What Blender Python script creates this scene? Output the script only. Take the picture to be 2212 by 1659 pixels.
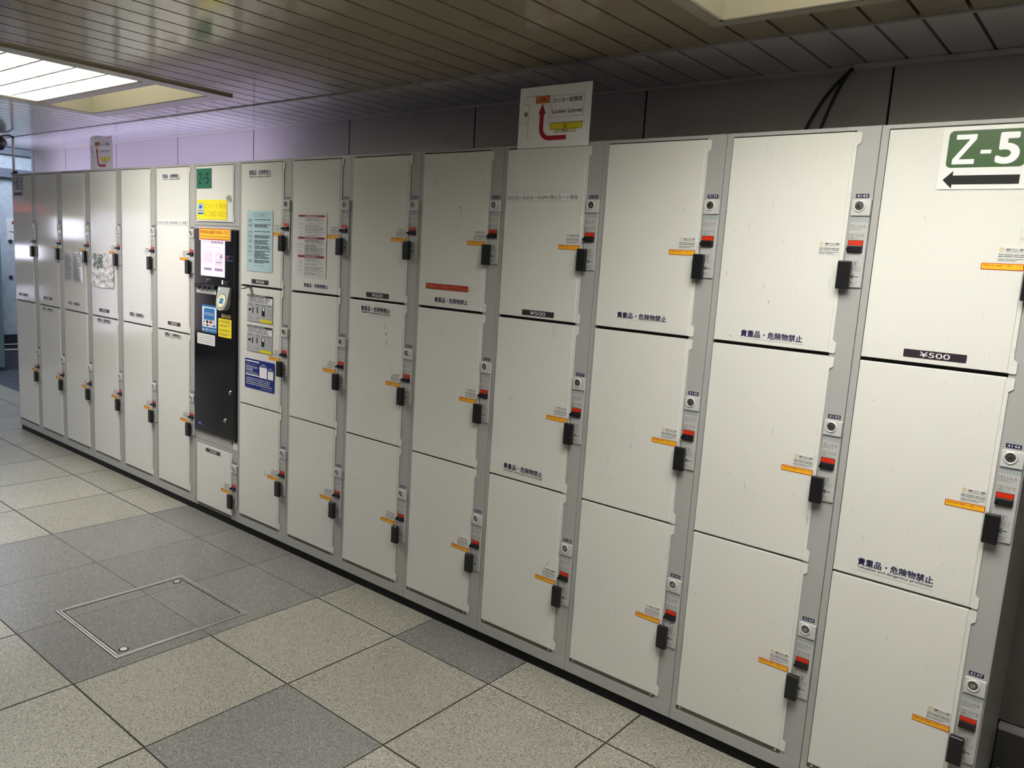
import bpy, bmesh, math, random
from mathutils import Vector, Matrix

random.seed(7)
for o in list(bpy.data.objects):
    bpy.data.objects.remove(o, do_unlink=True)
scene = bpy.context.scene
COL = scene.collection

# ------------------------------------------------------------------ camera
F_PX, W_PX = 1685.58, 2212.0
cam_d = bpy.data.cameras.new('camera')
cam_d.sensor_fit = 'HORIZONTAL'
cam_d.sensor_width = 36.0
cam_d.lens = 36.0 * F_PX / W_PX
cam_d.clip_start = 0.02
cam_o = bpy.data.objects.new('camera', cam_d)
COL.objects.link(cam_o)
YAW, PITCH, ROLL = -0.6724, -0.1543, 0.0625
ca, sa, cb, sb = math.cos(YAW), math.sin(YAW), math.cos(PITCH), math.sin(PITCH)
fw = Vector((sa * cb, ca * cb, sb))
r0 = Vector((ca, -sa, 0))
u0 = r0.cross(fw)
rt = r0 * math.cos(ROLL) + u0 * math.sin(ROLL)
up = -r0 * math.sin(ROLL) + u0 * math.cos(ROLL)
cam_o.matrix_world = Matrix(((rt.x, up.x, -fw.x, 0.56296), (rt.y, up.y, -fw.y, -2.09544),
                             (rt.z, up.z, -fw.z, 1.48276), (0, 0, 0, 1)))
scene.camera = cam_o

# ------------------------------------------------------------------ world, exposure
world = bpy.data.worlds.new('world')
scene.world = world
world.use_nodes = True
world.node_tree.nodes['Background'].inputs[0].default_value = (0.10, 0.10, 0.11, 1)
world.node_tree.nodes['Background'].inputs[1].default_value = 0.3
scene.view_settings.view_transform = 'Standard'
scene.view_settings.look = 'None'
scene.view_settings.exposure = 0.0
scene.view_settings.gamma = 1.0
scene.view_settings.use_curve_mapping = False
LAMP = 15.0            # emission of the luminous ceiling panels
SHOP = 1.5            # emission of the lit shop window across the passage
scene.cycles.use_denoising = True
scene.cycles.max_bounces = 10

# added unseen lilac fill lamp above the left locker tops, tinting the wall
ld = bpy.data.lights.new('lilac_fill', 'AREA')
ld.shape = 'RECTANGLE'
ld.size, ld.size_y = 3.0, 0.10
ld.color = (0.76, 0.68, 1.0)
ld.energy = 7.0
lo = bpy.data.objects.new('lilac_fill', ld)
COL.objects.link(lo)
lo.location = (-4.75, 0.20, 1.885)
lo.rotation_euler = (math.radians(125), 0, 0)

# ------------------------------------------------------------------ materials
M = {}


def mat(name, col, rough=0.5, spec=0.5, metal=0.0, emit=None, es=1.0, coat=0.0):
    m = bpy.data.materials.new(name)
    m.use_nodes = True
    b = m.node_tree.nodes['Principled BSDF']
    b.inputs['Base Color'].default_value = (*col, 1)
    b.inputs['Roughness'].default_value = rough
    b.inputs['Specular IOR Level'].default_value = spec
    b.inputs['Metallic'].default_value = metal
    b.inputs['Coat Weight'].default_value = coat
    if emit:
        b.inputs['Emission Color'].default_value = (*emit, 1)
        b.inputs['Emission Strength'].default_value = es
    M[name] = m
    return m


def nodes(m):
    nt = m.node_tree
    return nt, nt.nodes, nt.links, nt.nodes['Principled BSDF']


def srgb(r, g, b):
    f = lambda c: (c / 255) / 12.92 if c / 255 <= 0.04045 else ((c / 255 + 0.055) / 1.055) ** 2.4
    return (f(r), f(g), f(b))


def worn(m, base, dirt, scale, lo, hi, stretch=(1, 1, 1), tone=0.06, bump=0.0):
    """world-space mottling and small scuff marks over a base colour"""
    nt, N, L, b = nodes(m)
    geo = N.new('ShaderNodeNewGeometry')
    mp = N.new('ShaderNodeMapping')
    mp.inputs['Scale'].default_value = stretch
    L.new(geo.outputs['Position'], mp.inputs['Vector'])
    n1 = N.new('ShaderNodeTexNoise')
    n1.inputs['Scale'].default_value = scale
    n1.inputs['Detail'].default_value = 3
    n1.inputs['Roughness'].default_value = 0.6
    n1.inputs['Distortion'].default_value = 0.6
    L.new(mp.outputs[0], n1.inputs['Vector'])
    r1 = N.new('ShaderNodeValToRGB')
    r1.color_ramp.elements[0].position = lo
    r1.color_ramp.elements[0].color = (0, 0, 0, 1)
    r1.color_ramp.elements[1].position = hi
    r1.color_ramp.elements[1].color = (1, 1, 1, 1)
    L.new(n1.outputs['Fac'], r1.inputs['Fac'])
    n2 = N.new('ShaderNodeTexNoise')
    n2.inputs['Scale'].default_value = 3.1
    n2.inputs['Detail'].default_value = 4
    L.new(geo.outputs['Position'], n2.inputs['Vector'])
    mx0 = N.new('ShaderNodeMix')
    mx0.data_type = 'RGBA'
    mx0.inputs['A'].default_value = (*[c * (1 - tone) for c in base], 1)
    mx0.inputs['B'].default_value = (*[min(1, c * (1 + tone)) for c in base], 1)
    L.new(n2.outputs['Fac'], mx0.inputs['Factor'])
    mx = N.new('ShaderNodeMix')
    mx.data_type = 'RGBA'
    mx.inputs['B'].default_value = (*dirt, 1)
    L.new(r1.outputs['Color'], mx.inputs['Factor'])
    L.new(mx0.outputs['Result'], mx.inputs['A'])
    L.new(mx.outputs['Result'], b.inputs['Base Color'])
    if bump:
        bp = N.new('ShaderNodeBump')
        bp.inputs['Strength'].default_value = bump
        bp.inputs['Distance'].default_value = 0.004
        n3 = N.new('ShaderNodeTexNoise')
        n3.inputs['Scale'].default_value = 5
        L.new(geo.outputs['Position'], n3.inputs['Vector'])
        L.new(n3.outputs['Fac'], bp.inputs['Height'])
        L.new(bp.outputs[0], b.inputs['Normal'])


mat('door_white', (0.74, 0.73, 0.69), 0.10)
worn(M['door_white'], (0.74, 0.73, 0.69), (0.36, 0.34, 0.30), 34, 0.71, 0.77, (1.6, 1, 0.7), 0.035)
nt_, N_, L_, b_ = nodes(M['door_white'])
src_ = b_.inputs['Base Color'].links[0].from_socket
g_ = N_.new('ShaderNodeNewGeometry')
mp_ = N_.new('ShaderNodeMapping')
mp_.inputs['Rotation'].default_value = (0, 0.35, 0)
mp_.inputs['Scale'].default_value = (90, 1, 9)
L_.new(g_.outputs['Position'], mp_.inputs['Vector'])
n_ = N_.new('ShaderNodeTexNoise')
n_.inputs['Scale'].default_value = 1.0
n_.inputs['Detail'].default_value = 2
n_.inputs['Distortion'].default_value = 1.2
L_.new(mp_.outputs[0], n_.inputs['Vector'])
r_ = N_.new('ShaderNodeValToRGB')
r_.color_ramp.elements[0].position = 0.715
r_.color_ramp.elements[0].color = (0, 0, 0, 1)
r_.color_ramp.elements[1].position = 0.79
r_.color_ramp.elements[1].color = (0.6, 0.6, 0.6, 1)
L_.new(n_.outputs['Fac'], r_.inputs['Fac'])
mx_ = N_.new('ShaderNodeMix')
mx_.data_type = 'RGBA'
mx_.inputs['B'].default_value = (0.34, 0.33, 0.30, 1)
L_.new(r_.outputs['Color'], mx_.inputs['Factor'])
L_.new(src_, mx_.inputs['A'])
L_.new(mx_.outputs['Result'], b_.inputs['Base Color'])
mat('cabinet_grey', (0.40, 0.397, 0.385), 0.38)
worn(M['cabinet_grey'], (0.40, 0.397, 0.385), (0.16, 0.15, 0.14), 34, 0.74, 0.80, (1, 1, 1), 0.03)
mat('sill_metal', (0.20, 0.185, 0.155), 0.45, metal=0.4)
mat('kick_black', (0.006, 0.006, 0.007), 0.6, 0.25)
mat('dark_gap', (0.01, 0.01, 0.01), 0.9)
mat('handle_black', (0.010, 0.010, 0.011), 0.32)
mat('plate_silver', (0.50, 0.50, 0.49), 0.34)
mat('plate_block', (0.56, 0.56, 0.55), 0.30)
mat('strip_blue', (0.40, 0.43, 0.44), 0.18)
mat('lock_ring', (0.66, 0.66, 0.64), 0.28)
mat('lock_core', (0.14, 0.14, 0.135), 0.30, metal=0.7)
mat('chrome', (0.75, 0.74, 0.72), 0.18, metal=1.0)
mat('slide_red', srgb(214, 50, 22), 0.35)
mat('ink_black', (0.007, 0.007, 0.008), 0.5, 0.3)
mat('ink_grey', (0.10, 0.10, 0.11), 0.5)
mat('ink_pale', (0.30, 0.30, 0.31), 0.5)
mat('ink_navy', srgb(24, 22, 70), 0.5)
mat('tag_navy', srgb(22, 26, 62), 0.4)
mat('ink_white', (0.85, 0.85, 0.86), 0.45)
mat('film_clear_white', (0.75, 0.74, 0.71), 0.20)
mat('paper_white', (0.78, 0.77, 0.76), 0.30)
mat('paper_bright', (0.93, 0.92, 0.93), 0.35)
mat('paper_laminate', (0.74, 0.71, 0.71), 0.12, coat=0.4)
mat('paper_thin', (0.82, 0.79, 0.79), 0.16, coat=0.5)
nt_, N_, L_, b_ = nodes(M['paper_thin'])
tl_ = N_.new('ShaderNodeBsdfTranslucent')
tl_.inputs['Color'].default_value = (0.86, 0.83, 0.83, 1)
ms_ = N_.new('ShaderNodeMixShader')
ms_.inputs[0].default_value = 0.5
L_.new(b_.outputs[0], ms_.inputs[1])
L_.new(tl_.outputs[0], ms_.inputs[2])
L_.new(ms_.outputs[0], N_['Material Output'].inputs['Surface'])
mat('paper_blue', srgb(176, 206, 212), 0.4)
mat('paper_grey', (0.42, 0.42, 0.43), 0.4)
mat('label_black', srgb(52, 42, 50), 0.35)
mat('label_orange', srgb(255, 198, 44), 0.35)
mat('label_rim', srgb(188, 44, 14), 0.35)
mat('ink_red', srgb(196, 70, 16), 0.4)
mat('strip_red', srgb(168, 44, 38), 0.4)
mat('strip_maroon', srgb(128, 20, 36), 0.4)
mat('arrow_red', srgb(176, 28, 48), 0.4)
mat('map_orange', srgb(214, 124, 50), 0.4)
mat('map_yellow', srgb(222, 208, 40), 0.4)
mat('map_cream', srgb(216, 206, 160), 0.4)
mat('sign_green', srgb(56, 88, 46), 0.3)
mat('sign_teal', srgb(18, 104, 78), 0.4)
mat('sheet_yellow', srgb(246, 226, 20), 0.35)
mat('ink_ochre', srgb(206, 172, 20), 0.4)
mat('sheet_gold', srgb(160, 132, 66), 0.4)
mat('card_blue', srgb(28, 112, 180), 0.35)
mat('sheet_navy', srgb(16, 42, 128), 0.3)
mat('machine_black', (0.006, 0.006, 0.008), 0.10)
mat('machine_trim', (0.03, 0.03, 0.034), 0.25)
mat('reader_silver', (0.55, 0.56, 0.54), 0.30, metal=0.3)
mat('reader_cream', srgb(232, 228, 190), 0.35)
mat('screen_glow', (0.5, 0.45, 0.5), 0.2, emit=srgb(240, 222, 238), es=0.78)
mat('screen_mid', (0.4, 0.35, 0.4), 0.2, emit=srgb(206, 188, 206), es=0.85)
mat('screen_button', (0.2, 0.15, 0.2), 0.2, emit=srgb(142, 112, 150), es=0.8)
mat('glow_green', (0.3, 0.6, 0.5), 0.3, emit=srgb(180, 240, 220), es=0.9)
mat('ceiling_beige', (0.33, 0.275, 0.20), 0.10)
worn(M['ceiling_beige'], (0.33, 0.275, 0.20), (0.18, 0.145, 0.10), 4, 0.60, 0.85, (1, 1, 1), 0.06)
mat('ceiling_grey', (0.62, 0.62, 0.64), 0.10)
mat('ceiling_trim', (0.42, 0.41, 0.40), 0.25)
mat('coffer_cream', (0.76, 0.73, 0.62), 0.45)
mat('coffer_frame', (0.44, 0.40, 0.32), 0.20)
mat('lamp_glow', (0.9, 0.9, 0.85), 0.5, emit=(1.0, 0.985, 0.925), es=LAMP)
mat('lamp_back', (0.8, 0.8, 0.75), 0.5, emit=(1.0, 0.97, 0.86), es=2.2)
mat('louver_bar', (0.30, 0.30, 0.27), 0.5)
mat('louver_white', (0.80, 0.80, 0.72), 0.5)
mat('wall_panel', (0.52, 0.49, 0.50), 0.30)
worn(M['wall_panel'], (0.52, 0.49, 0.50), (0.44, 0.41, 0.41), 9, 0.62, 0.8, (1, 1, 1), 0.05)
mat('wall_lower', (0.13, 0.12, 0.11), 0.35)
mat('wall_plain', (0.30, 0.29, 0.275), 0.5)
mat('wall_dark', (0.06, 0.055, 0.052), 0.5)
mat('stone_kerb', (0.34, 0.33, 0.34), 0.5)
worn(M['stone_kerb'], (0.36, 0.35, 0.36), (0.08, 0.08, 0.08), 160, 0.52, 0.62, (1, 1, 1), 0.05)
mat('raceway_grey', (0.62, 0.60, 0.56), 0.4)
mat('cable_black', (0.02, 0.02, 0.021), 0.5)
mat('pole_white', (0.85, 0.85, 0.86), 0.3)
mat('steel', (0.80, 0.79, 0.76), 0.36, metal=1.0)
mat('marble_blue', (0.56, 0.61, 0.66), 0.25)
worn(M['marble_blue'], (0.56, 0.61, 0.66), (0.40, 0.46, 0.52), 7, 0.45, 0.75, (1, 2.4, 2.4), 0.06)
mat('beam_slate', (0.17, 0.19, 0.24), 0.45)
mat('plinth_slate', (0.12, 0.13, 0.16), 0.4)
mat('plinth_dark', (0.03, 0.033, 0.04), 0.4)
mat('far_ceiling', (0.24, 0.20, 0.18), 0.5)
mat('glass_teal', (0.16, 0.24, 0.25), 0.08)
mat('passage_glow', (0.8, 0.85, 0.9), 0.5, emit=(0.72, 0.82, 1.0), es=9.0)
mat('shop_window', (0.6, 0.6, 0.65), 0.4, emit=(0.80, 0.76, 1.0), es=SHOP)
mat('shop_window_warm', (0.6, 0.55, 0.55), 0.4, emit=(1.0, 0.80, 0.84), es=SHOP * 0.8)
mat('shop_red', (0.5, 0.05, 0.05), 0.4, emit=(0.9, 0.10, 0.14), es=0.7)
mat('shop_yellow', (0.6, 0.45, 0.03), 0.4, emit=(0.8, 0.55, 0.04), es=0.45)
mat('shop_window_bright', (0.6, 0.6, 0.65), 0.4, emit=(0.84, 0.82, 1.0), es=7.5)
mat('shop_frame', (0.05, 0.045, 0.05), 0.4)
mat('strap_black', (0.012, 0.012, 0.012), 0.7)


def terrazzo(name, base, dark, light, sc):
    m = mat(name, base, 0.30, 0.5)
    nt, N, L, b = nodes(m)
    geo = N.new('ShaderNodeNewGeometry')
    v = N.new('ShaderNodeTexVoronoi')
    v.inputs['Scale'].default_value = sc
    L.new(geo.outputs['Position'], v.inputs['Vector'])
    sep = N.new('ShaderNodeSeparateColor')
    L.new(v.outputs['Color'], sep.inputs[0])
    rp = N.new('ShaderNodeValToRGB')
    cr = rp.color_ramp
    cr.interpolation = 'CONSTANT'
    cr.elements[0].position = 0.0
    cr.elements[0].color = (*dark, 1)
    cr.elements[1].position = 0.11
    cr.elements[1].color = (*[c * 0.84 for c in base], 1)
    for p, c in ((0.38, base), (0.70, [c * 1.13 for c in base]), (0.93, light)):
        e = cr.elements.new(p)
        e.color = (*c, 1)
    L.new(sep.outputs[0], rp.inputs['Fac'])
    # slow mottling, plus one tone per tile
    n2 = N.new('ShaderNodeTexNoise')
    n2.inputs['Scale'].default_value = 2.3
    n2.inputs['Detail'].default_value = 5
    L.new(geo.outputs['Position'], n2.inputs['Vector'])
    mp = N.new('ShaderNodeMapping')
    mp.inputs['Location'].default_value = (5.14720 / 0.46434 + 40, 0.19848 / 0.46903 + 40, 0)
    mp.inputs['Scale'].default_value = (1 / 0.46434, 1 / 0.46903, 0)
    L.new(geo.outputs['Position'], mp.inputs['Vector'])
    fl = N.new('ShaderNodeVectorMath')
    fl.operation = 'FLOOR'
    L.new(mp.outputs[0], fl.inputs[0])
    wn = N.new('ShaderNodeTexWhiteNoise')
    wn.noise_dimensions = '2D'
    L.new(fl.outputs[0], wn.inputs['Vector'])
    a = N.new('ShaderNodeMath')
    a.operation = 'MULTIPLY_ADD'
    a.inputs[1].default_value = 0.16
    a.inputs[2].default_value = 0.80
    L.new(wn.outputs['Value'], a.inputs[0])
    a2 = N.new('ShaderNodeMath')
    a2.operation = 'MULTIPLY_ADD'
    a2.inputs[1].default_value = 0.24
    L.new(n2.outputs['Fac'], a2.inputs[0])
    L.new(a.outputs[0], a2.inputs[2])
    mx = N.new('ShaderNodeMix')
    mx.data_type = 'RGBA'
    mx.blend_type = 'MULTIPLY'
    mx.inputs['Factor'].default_value = 1
    L.new(rp.outputs['Color'], mx.inputs['A'])
    L.new(a2.outputs[0], mx.inputs['B'])
    L.new(mx.outputs['Result'], b.inputs['Base Color'])
    return m


terrazzo('tile_beige', (0.36, 0.345, 0.29), (0.15, 0.14, 0.12), (0.52, 0.50, 0.44), 330)
terrazzo('tile_grey', (0.215, 0.206, 0.195), (0.11, 0.105, 0.10), (0.36, 0.35, 0.335), 330)
terrazzo('tile_dark', (0.10, 0.11, 0.13), (0.06, 0.06, 0.07), (0.16, 0.17, 0.19), 120)
mat('grout', (0.055, 0.050, 0.042), 0.8)

# ------------------------------------------------------------------ mesh helpers


class MB:
    """collects shapes, then links them as one mesh object"""

    def __init__(self):
        self.v, self.f, self.m, self.mats, self.sm = [], [], [], [], []

    def mi(self, name):
        if name not in self.mats:
            self.mats.append(name)
        return self.mats.index(name)

    def add(self, vs, fs, mname, smooth=False):
        o = len(self.v)
        self.v += [tuple(p) for p in vs]
        k = self.mi(mname)
        for f in fs:
            self.f.append([i + o for i in f])
            self.m.append(k)
            self.sm.append(smooth)

    def box(self, x0, x1, y0, y1, z0, z1, mname, bevel=0.0, seg=2):
        x0, x1 = min(x0, x1), max(x0, x1)
        y0, y1 = min(y0, y1), max(y0, y1)
        z0, z1 = min(z0, z1), max(z0, z1)
        if bevel <= 0:
            vs = [(x, y, z) for z in (z0, z1) for y in (y0, y1) for x in (x0, x1)]
            fs = [(0, 2, 3, 1), (4, 5, 7, 6), (0, 1, 5, 4), (2, 6, 7, 3), (0, 4, 6, 2), (1, 3, 7, 5)]
            self.add(vs, fs, mname)
            return
        bm = bmesh.new()
        bmesh.ops.create_cube(bm, size=1)
        for v in bm.verts:
            v.co = Vector(((x0 + x1) / 2 + v.co.x * (x1 - x0), (y0 + y1) / 2 + v.co.y * (y1 - y0),
                           (z0 + z1) / 2 + v.co.z * (z1 - z0)))
        bmesh.ops.bevel(bm, geom=bm.edges[:], offset=bevel, segments=seg, affect='EDGES', profile=0.5)
        self.bm(bm, mname, False)

    def bm(self, bm, mname, smooth=False):
        bm.verts.index_update()
        self.add([v.co[:] for v in bm.verts], [[v.index for v in f.verts] for f in bm.faces], mname, smooth)
        bm.free()

    def poly(self, pts, y, mname):
        """flat polygon in the x-z plane facing -y; pts clockwise or not"""
        a = sum(p[0] * q[1] - q[0] * p[1] for p, q in zip(pts, pts[1:] + pts[:1]))
        if a < 0:
            pts = pts[::-1]
        self.add([(p[0], y, p[1]) for p in pts], [list(range(len(pts)))], mname)

    def prism(self, pts, y0, y1, mname):
        """polygon in x-z extruded from y0 (front) to y1 (back)"""
        a = sum(p[0] * q[1] - q[0] * p[1] for p, q in zip(pts, pts[1:] + pts[:1]))
        if a < 0:
            pts = pts[::-1]
        n = len(pts)
        vs = [(p[0], y0, p[1]) for p in pts] + [(p[0], y1, p[1]) for p in pts]
        fs = [list(range(n)), list(range(2 * n - 1, n - 1, -1))]
        fs += [[i, i + n, (i + 1) % n + n, (i + 1) % n] for i in range(n)]
        self.add(vs, fs, mname)

    def rect(self, x0, x1, z0, z1, y, mname):
        self.poly([(x0, z0), (x1, z0), (x1, z1), (x0, z1)], y, mname)

    def rrect(self, x0, x1, z0, z1, r, y, mname, y1=None):
        x0, x1, z0, z1 = min(x0, x1), max(x0, x1), min(z0, z1), max(z0, z1)
        pts = []
        for cx, cz, a0 in ((x1 - r, z0 + r, -90), (x1 - r, z1 - r, 0), (x0 + r, z1 - r, 90), (x0 + r, z0 + r, 180)):
            for k in range(5):
                t = math.radians(a0 + k * 22.5)
                pts.append((cx + r * math.cos(t), cz + r * math.sin(t)))
        if y1 is None:
            self.poly(pts, y, mname)
        else:
            self.prism(pts, y, y1, mname)

    def outline(self, x0, x1, z0, z1, t, y, mname):
        self.rect(x0, x1, z1 - t, z1, y, mname)
        self.rect(x0, x1, z0, z0 + t, y, mname)
        self.rect(x0, x0 + t, z0 + t, z1 - t, y, mname)
        self.rect(x1 - t, x1, z0 + t, z1 - t, y, mname)

    def disc(self, cx, cz, rx, y, mname, rz=None, n=20):
        rz = rz or rx
        self.poly([(cx + rx * math.cos(2 * math.pi * k / n), cz + rz * math.sin(2 * math.pi * k / n)) for k in range(n)], y, mname)

    def ring(self, cx, cz, ro, ri, y, mname, n=24):
        for k in range(n):
            a, b = 2 * math.pi * k / n, 2 * math.pi * (k + 1) / n
            self.poly([(cx + ro * math.cos(a), cz + ro * math.sin(a)), (cx + ro * math.cos(b), cz + ro * math.sin(b)),
                       (cx + ri * math.cos(b), cz + ri * math.sin(b)), (cx + ri * math.cos(a), cz + ri * math.sin(a))], y, mname)

    def lathe_y(self, cx, cz, prof, mname, n=24):
        """profile of (radius, y) spun about the y axis through (cx, cz); first point nearest the back"""
        vs, fs = [], []
        for r, y in prof:
            for k in range(n):
                a = 2 * math.pi * k / n
                vs.append((cx + r * math.cos(a), y, cz + r * math.sin(a)))
        for i in range(len(prof) - 1):
            for k in range(n):
                fs.append([i * n + k, i * n + (k + 1) % n, (i + 1) * n + (k + 1) % n, (i + 1) * n + k])
        fs.append([(len(prof) - 1) * n + k for k in range(n)])
        self.add(vs, fs, mname, True)

    def tube(self, path, r, mname, n=10):
        vs, fs = [], []
        P = [Vector(p) for p in path]
        for i, p in enumerate(P):
            d = (P[min(i + 1, len(P) - 1)] - P[max(i - 1, 0)]).normalized()
            a = d.orthogonal().normalized() if abs(d.z) > 0.95 else d.cross(Vector((0, 0, 1))).normalized()
            if abs(d.z) > 0.95:
                a = Vector((1, 0, 0))
                a = (a - d * a.dot(d)).normalized()
            b = d.cross(a)
            for k in range(n):
                t = 2 * math.pi * k / n
                vs.append(p + a * (r * math.cos(t)) + b * (r * math.sin(t)))
        for i in range(len(P) - 1):
            for k in range(n):
                fs.append([i * n + k, i * n + (k + 1) % n, (i + 1) * n + (k + 1) % n, (i + 1) * n + k])
        fs.append(list(range(n))[::-1])
        fs.append([(len(P) - 1) * n + k for k in range(n)])
        self.add(vs, fs, mname, True)

    def text(self, s, x0, x1, z0, z1, y, mname, bold=0.0, res=2, tracking=1.0):
        """lettering stretched to fill the box x0..x1, z0..z1"""
        vs, fs, (ax, bx, ay, by) = glyphs(s, 0.0, res, tracking)
        kx, kz = (x1 - x0) / (bx - ax), (z1 - z0) / (by - ay)
        kb_ = bold * (by - ay)
        ring_ = [(kb_ * math.cos(math.pi * t_ / 8), kb_ * math.sin(math.pi * t_ / 8)) for t_ in range(16)] if bold > 0.04 else ((-kb_, 0), (kb_, 0), (0, kb_ * 0.6), (0, -kb_ * 0.6))
        for q_, (sx_, sz_) in enumerate(ring_ if bold > 0.004 else ((0, 0),)):
            self.add([(x0 + (p[0] - ax + sx_) * kx, y - 0.00004 * q_, z0 + (p[1] - ay + sz_) * kz) for p in vs], fs, mname)

    def lines(self, x0, x1, z1, n, pitch, th, y, mname, rag=0.35):
        """greeked paragraph: thin dashes of print"""
        for k in range(n):
            xe = x1 - (x1 - x0) * rag * random.random() * (1 if k % 3 else 0.3)
            xa = x0
            while xa < xe - 0.003:
                xb = min(xe, xa + (x1 - x0) * random.uniform(0.18, 0.5))
                self.rect(xa, xb, z1 - k * pitch - th, z1 - k * pitch, y, mname)
                xa = xb + (x1 - x0) * 0.025

    def mesh(self, name):
        me = bpy.data.meshes.new(name)
        me.from_pydata(self.v, [], self.f)
        for k in self.mats:
            me.materials.append(M[k])
        me.polygons.foreach_set('material_index', self.m)
        me.polygons.foreach_set('use_smooth', self.sm)
        me.update()
        if any(self.sm):
            try:
                me.set_sharp_from_angle(angle=math.radians(40))
            except Exception:
                pass
        return me

    def build(self, name, parent=None, loc=(0, 0, 0)):
        return link(name, self.mesh(name), parent, loc)


_gl = {}


def glyphs(s, bold, res, tracking):
    k = (s, bold, res, tracking)
    if k in _gl:
        return _gl[k]
    cu = bpy.data.curves.new('lettering', 'FONT')
    cu.body = s
    cu.size = 1.0
    cu.offset = bold
    cu.resolution_u = res
    cu.space_character = tracking
    cu.fill_mode = 'FRONT'
    o = bpy.data.objects.new('lettering', cu)
    COL.objects.link(o)
    dg = bpy.context.evaluated_depsgraph_get()
    dg.update()
    me = bpy.data.meshes.new_from_object(o.evaluated_get(dg))
    vs = [(v.co.x, v.co.y) for v in me.vertices]
    fs = [list(p.vertices) for p in me.polygons]
    bpy.data.objects.remove(o, do_unlink=True)
    bpy.data.curves.remove(cu)
    bpy.data.meshes.remove(me)
    xs, ys = [p[0] for p in vs], [p[1] for p in vs]
    _gl[k] = (vs, fs, (min(xs), max(xs), min(ys), max(ys)))
    return _gl[k]


def link(name, me, parent=None, loc=(0, 0, 0)):
    o = bpy.data.objects.new(name, me)
    COL.objects.link(o)
    o.location = loc
    if parent is not None:
        o.parent = parent
    return o


def tag(o, label=None, cat=None, group=None, kind=None):
    for k, v in (('label', label), ('category', cat), ('group', group), ('kind', kind)):
        if v:
            o[k] = v
    return o


def empty(name, loc, label, cat, group=None):
    o = bpy.data.objects.new(name, None)
    COL.objects.link(o)
    o.empty_display_size = 0.1
    o.location = loc
    return tag(o, label, cat, group)


def struct(mb, name, label=None):
    o = mb.build(name)
    o['kind'] = 'structure'
    if label:
        o['label'] = label
    return o


# ------------------------------------------------------------------ setting
ZC = 2.1417          # ceiling height
DW = 0.505           # back wall
ZF = 0.08             # floor level
TX, TY, X0T, Y0T = 0.46434, 0.46903, -5.14720, -0.19848

# floor: separate tiles on a grout bed
fl = MB()
fl.box(-12.5, 3.0, -4.4, 3.0, -0.10, ZF - 0.002, 'grout')
DARK = {(4, 0), (5, 0), (6, 0), (8, 0), (4, 1), (5, 1), (6, 1), (4, 2), (5, 2), (6, 2), (8, 2), (11, 1), (1, 3)}
g = 0.0030
for i in range(-16, 18):
    for j in range(-7, 10):
        xa, xb = X0T + TX * i, X0T + TX * (i + 1)
        yb, ya = Y0T - TY * (j - 1), Y0T - TY * j
        if xb > 2.9 or xa < -12.4 or ya < -4.3 or yb > 2.9:
            continue
        ismat = 'tile_grey' if (i, j) in DARK else 'tile_beige'
        if xb < -6.4 and ya > 0.45:
            ismat = 'tile_dark'
        gx = g * 0.45 if (i, j) in DARK else g
        # the floor hatch stands in its own opening
        rects = [(xa + gx, xb - gx, ya + gx, yb - gx)]
        hx0, hx1, hy0, hy1 = -2.455, -1.959, -0.976, -0.4765
        out = []
        for (a, b, c, d) in rects:
            if b <= hx0 or a >= hx1 or d <= hy0 or c >= hy1:
                out.append((a, b, c, d))
                continue
            if a < hx0: out.append((a, hx0, c, d))
            if b > hx1: out.append((hx1, b, c, d))
            ma, mb_ = max(a, hx0), min(b, hx1)
            if c < hy0: out.append((ma, mb_, c, hy0))
            if d > hy1: out.append((ma, mb_, hy1, d))
        for (a, b, c, d) in out:
            if xb < -6.4 and c < 0.50 < d:
                fl.add([(a, 0.50, ZF), (b, 0.50, ZF), (b, d, ZF), (a, d, ZF)], [(0, 1, 2, 3)], 'tile_dark')  # darker floor area, cut off along a straight line
                d = 0.498
            fl.add([(a, c, ZF), (b, c, ZF), (b, d, ZF), (a, d, ZF)], [(0, 1, 2, 3)], ismat)
struct(fl, 'floor')


def subtract(rects, hole):
    hx0, hx1, hy0, hy1 = hole
    out = []
    for (a, b, c, d) in rects:
        if b <= hx0 or a >= hx1 or d <= hy0 or c >= hy1:
            out.append((a, b, c, d))
            continue
        if a < hx0: out.append((a, hx0, c, d))
        if b > hx1: out.append((hx1, b, c, d))
        ma, mb_ = max(a, hx0), min(b, hx1)
        if c < hy0: out.append((ma, mb_, c, hy0))
        if d > hy1: out.append((ma, mb_, hy1, d))
    return out


# coffers: (inner x0, x1, y0, y1), frame width
COFFERS = [((-3.955, -2.83, -1.56, -0.160), 0.085), ((-0.390, 0.735, -1.56, -0.122), 0.045)]
HOLES = [(c[0] - t, c[1] + t, c[2] - t, c[3] + t) for c, t in COFFERS]
SEAM_Y, X_BEIGE, X_END = 0.104, -4.045, -6.645
ce = MB()
PIT, OFF = 0.112, -0.306
for k in range(-58, 26):
    xa, xb = OFF + PIT * k + 0.0045, OFF + PIT * (k + 1) - 0.0045
    xa, xb = max(xa, X_END), min(xb, 2.98)
    if xb - xa < 0.01:
        continue
    parts = [((xa, xb, -4.4, SEAM_Y - 0.012), 'ceiling_beige' if xa > X_BEIGE else 'ceiling_grey'),
             ((xa, xb, SEAM_Y + 0.004, DW), 'ceiling_grey')]
    for rc, mn in parts:
        rs = [rc]
        for h in HOLES:
            rs = subtract(rs, h)
        for (a, b, c, d) in rs:
            if b - a > 0.004 and d - c > 0.004:
                ce.box(a, b, c, d, ZC, ZC + 0.016, mn)
bk = [(X_END, 3.0, -4.4, DW)]
for h in HOLES:
    bk = subtract(bk, h)
for (a, b, c, d) in bk:
    ce.box(a, b, c, d, ZC + 0.03, ZC + 0.05, 'dark_gap')
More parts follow.
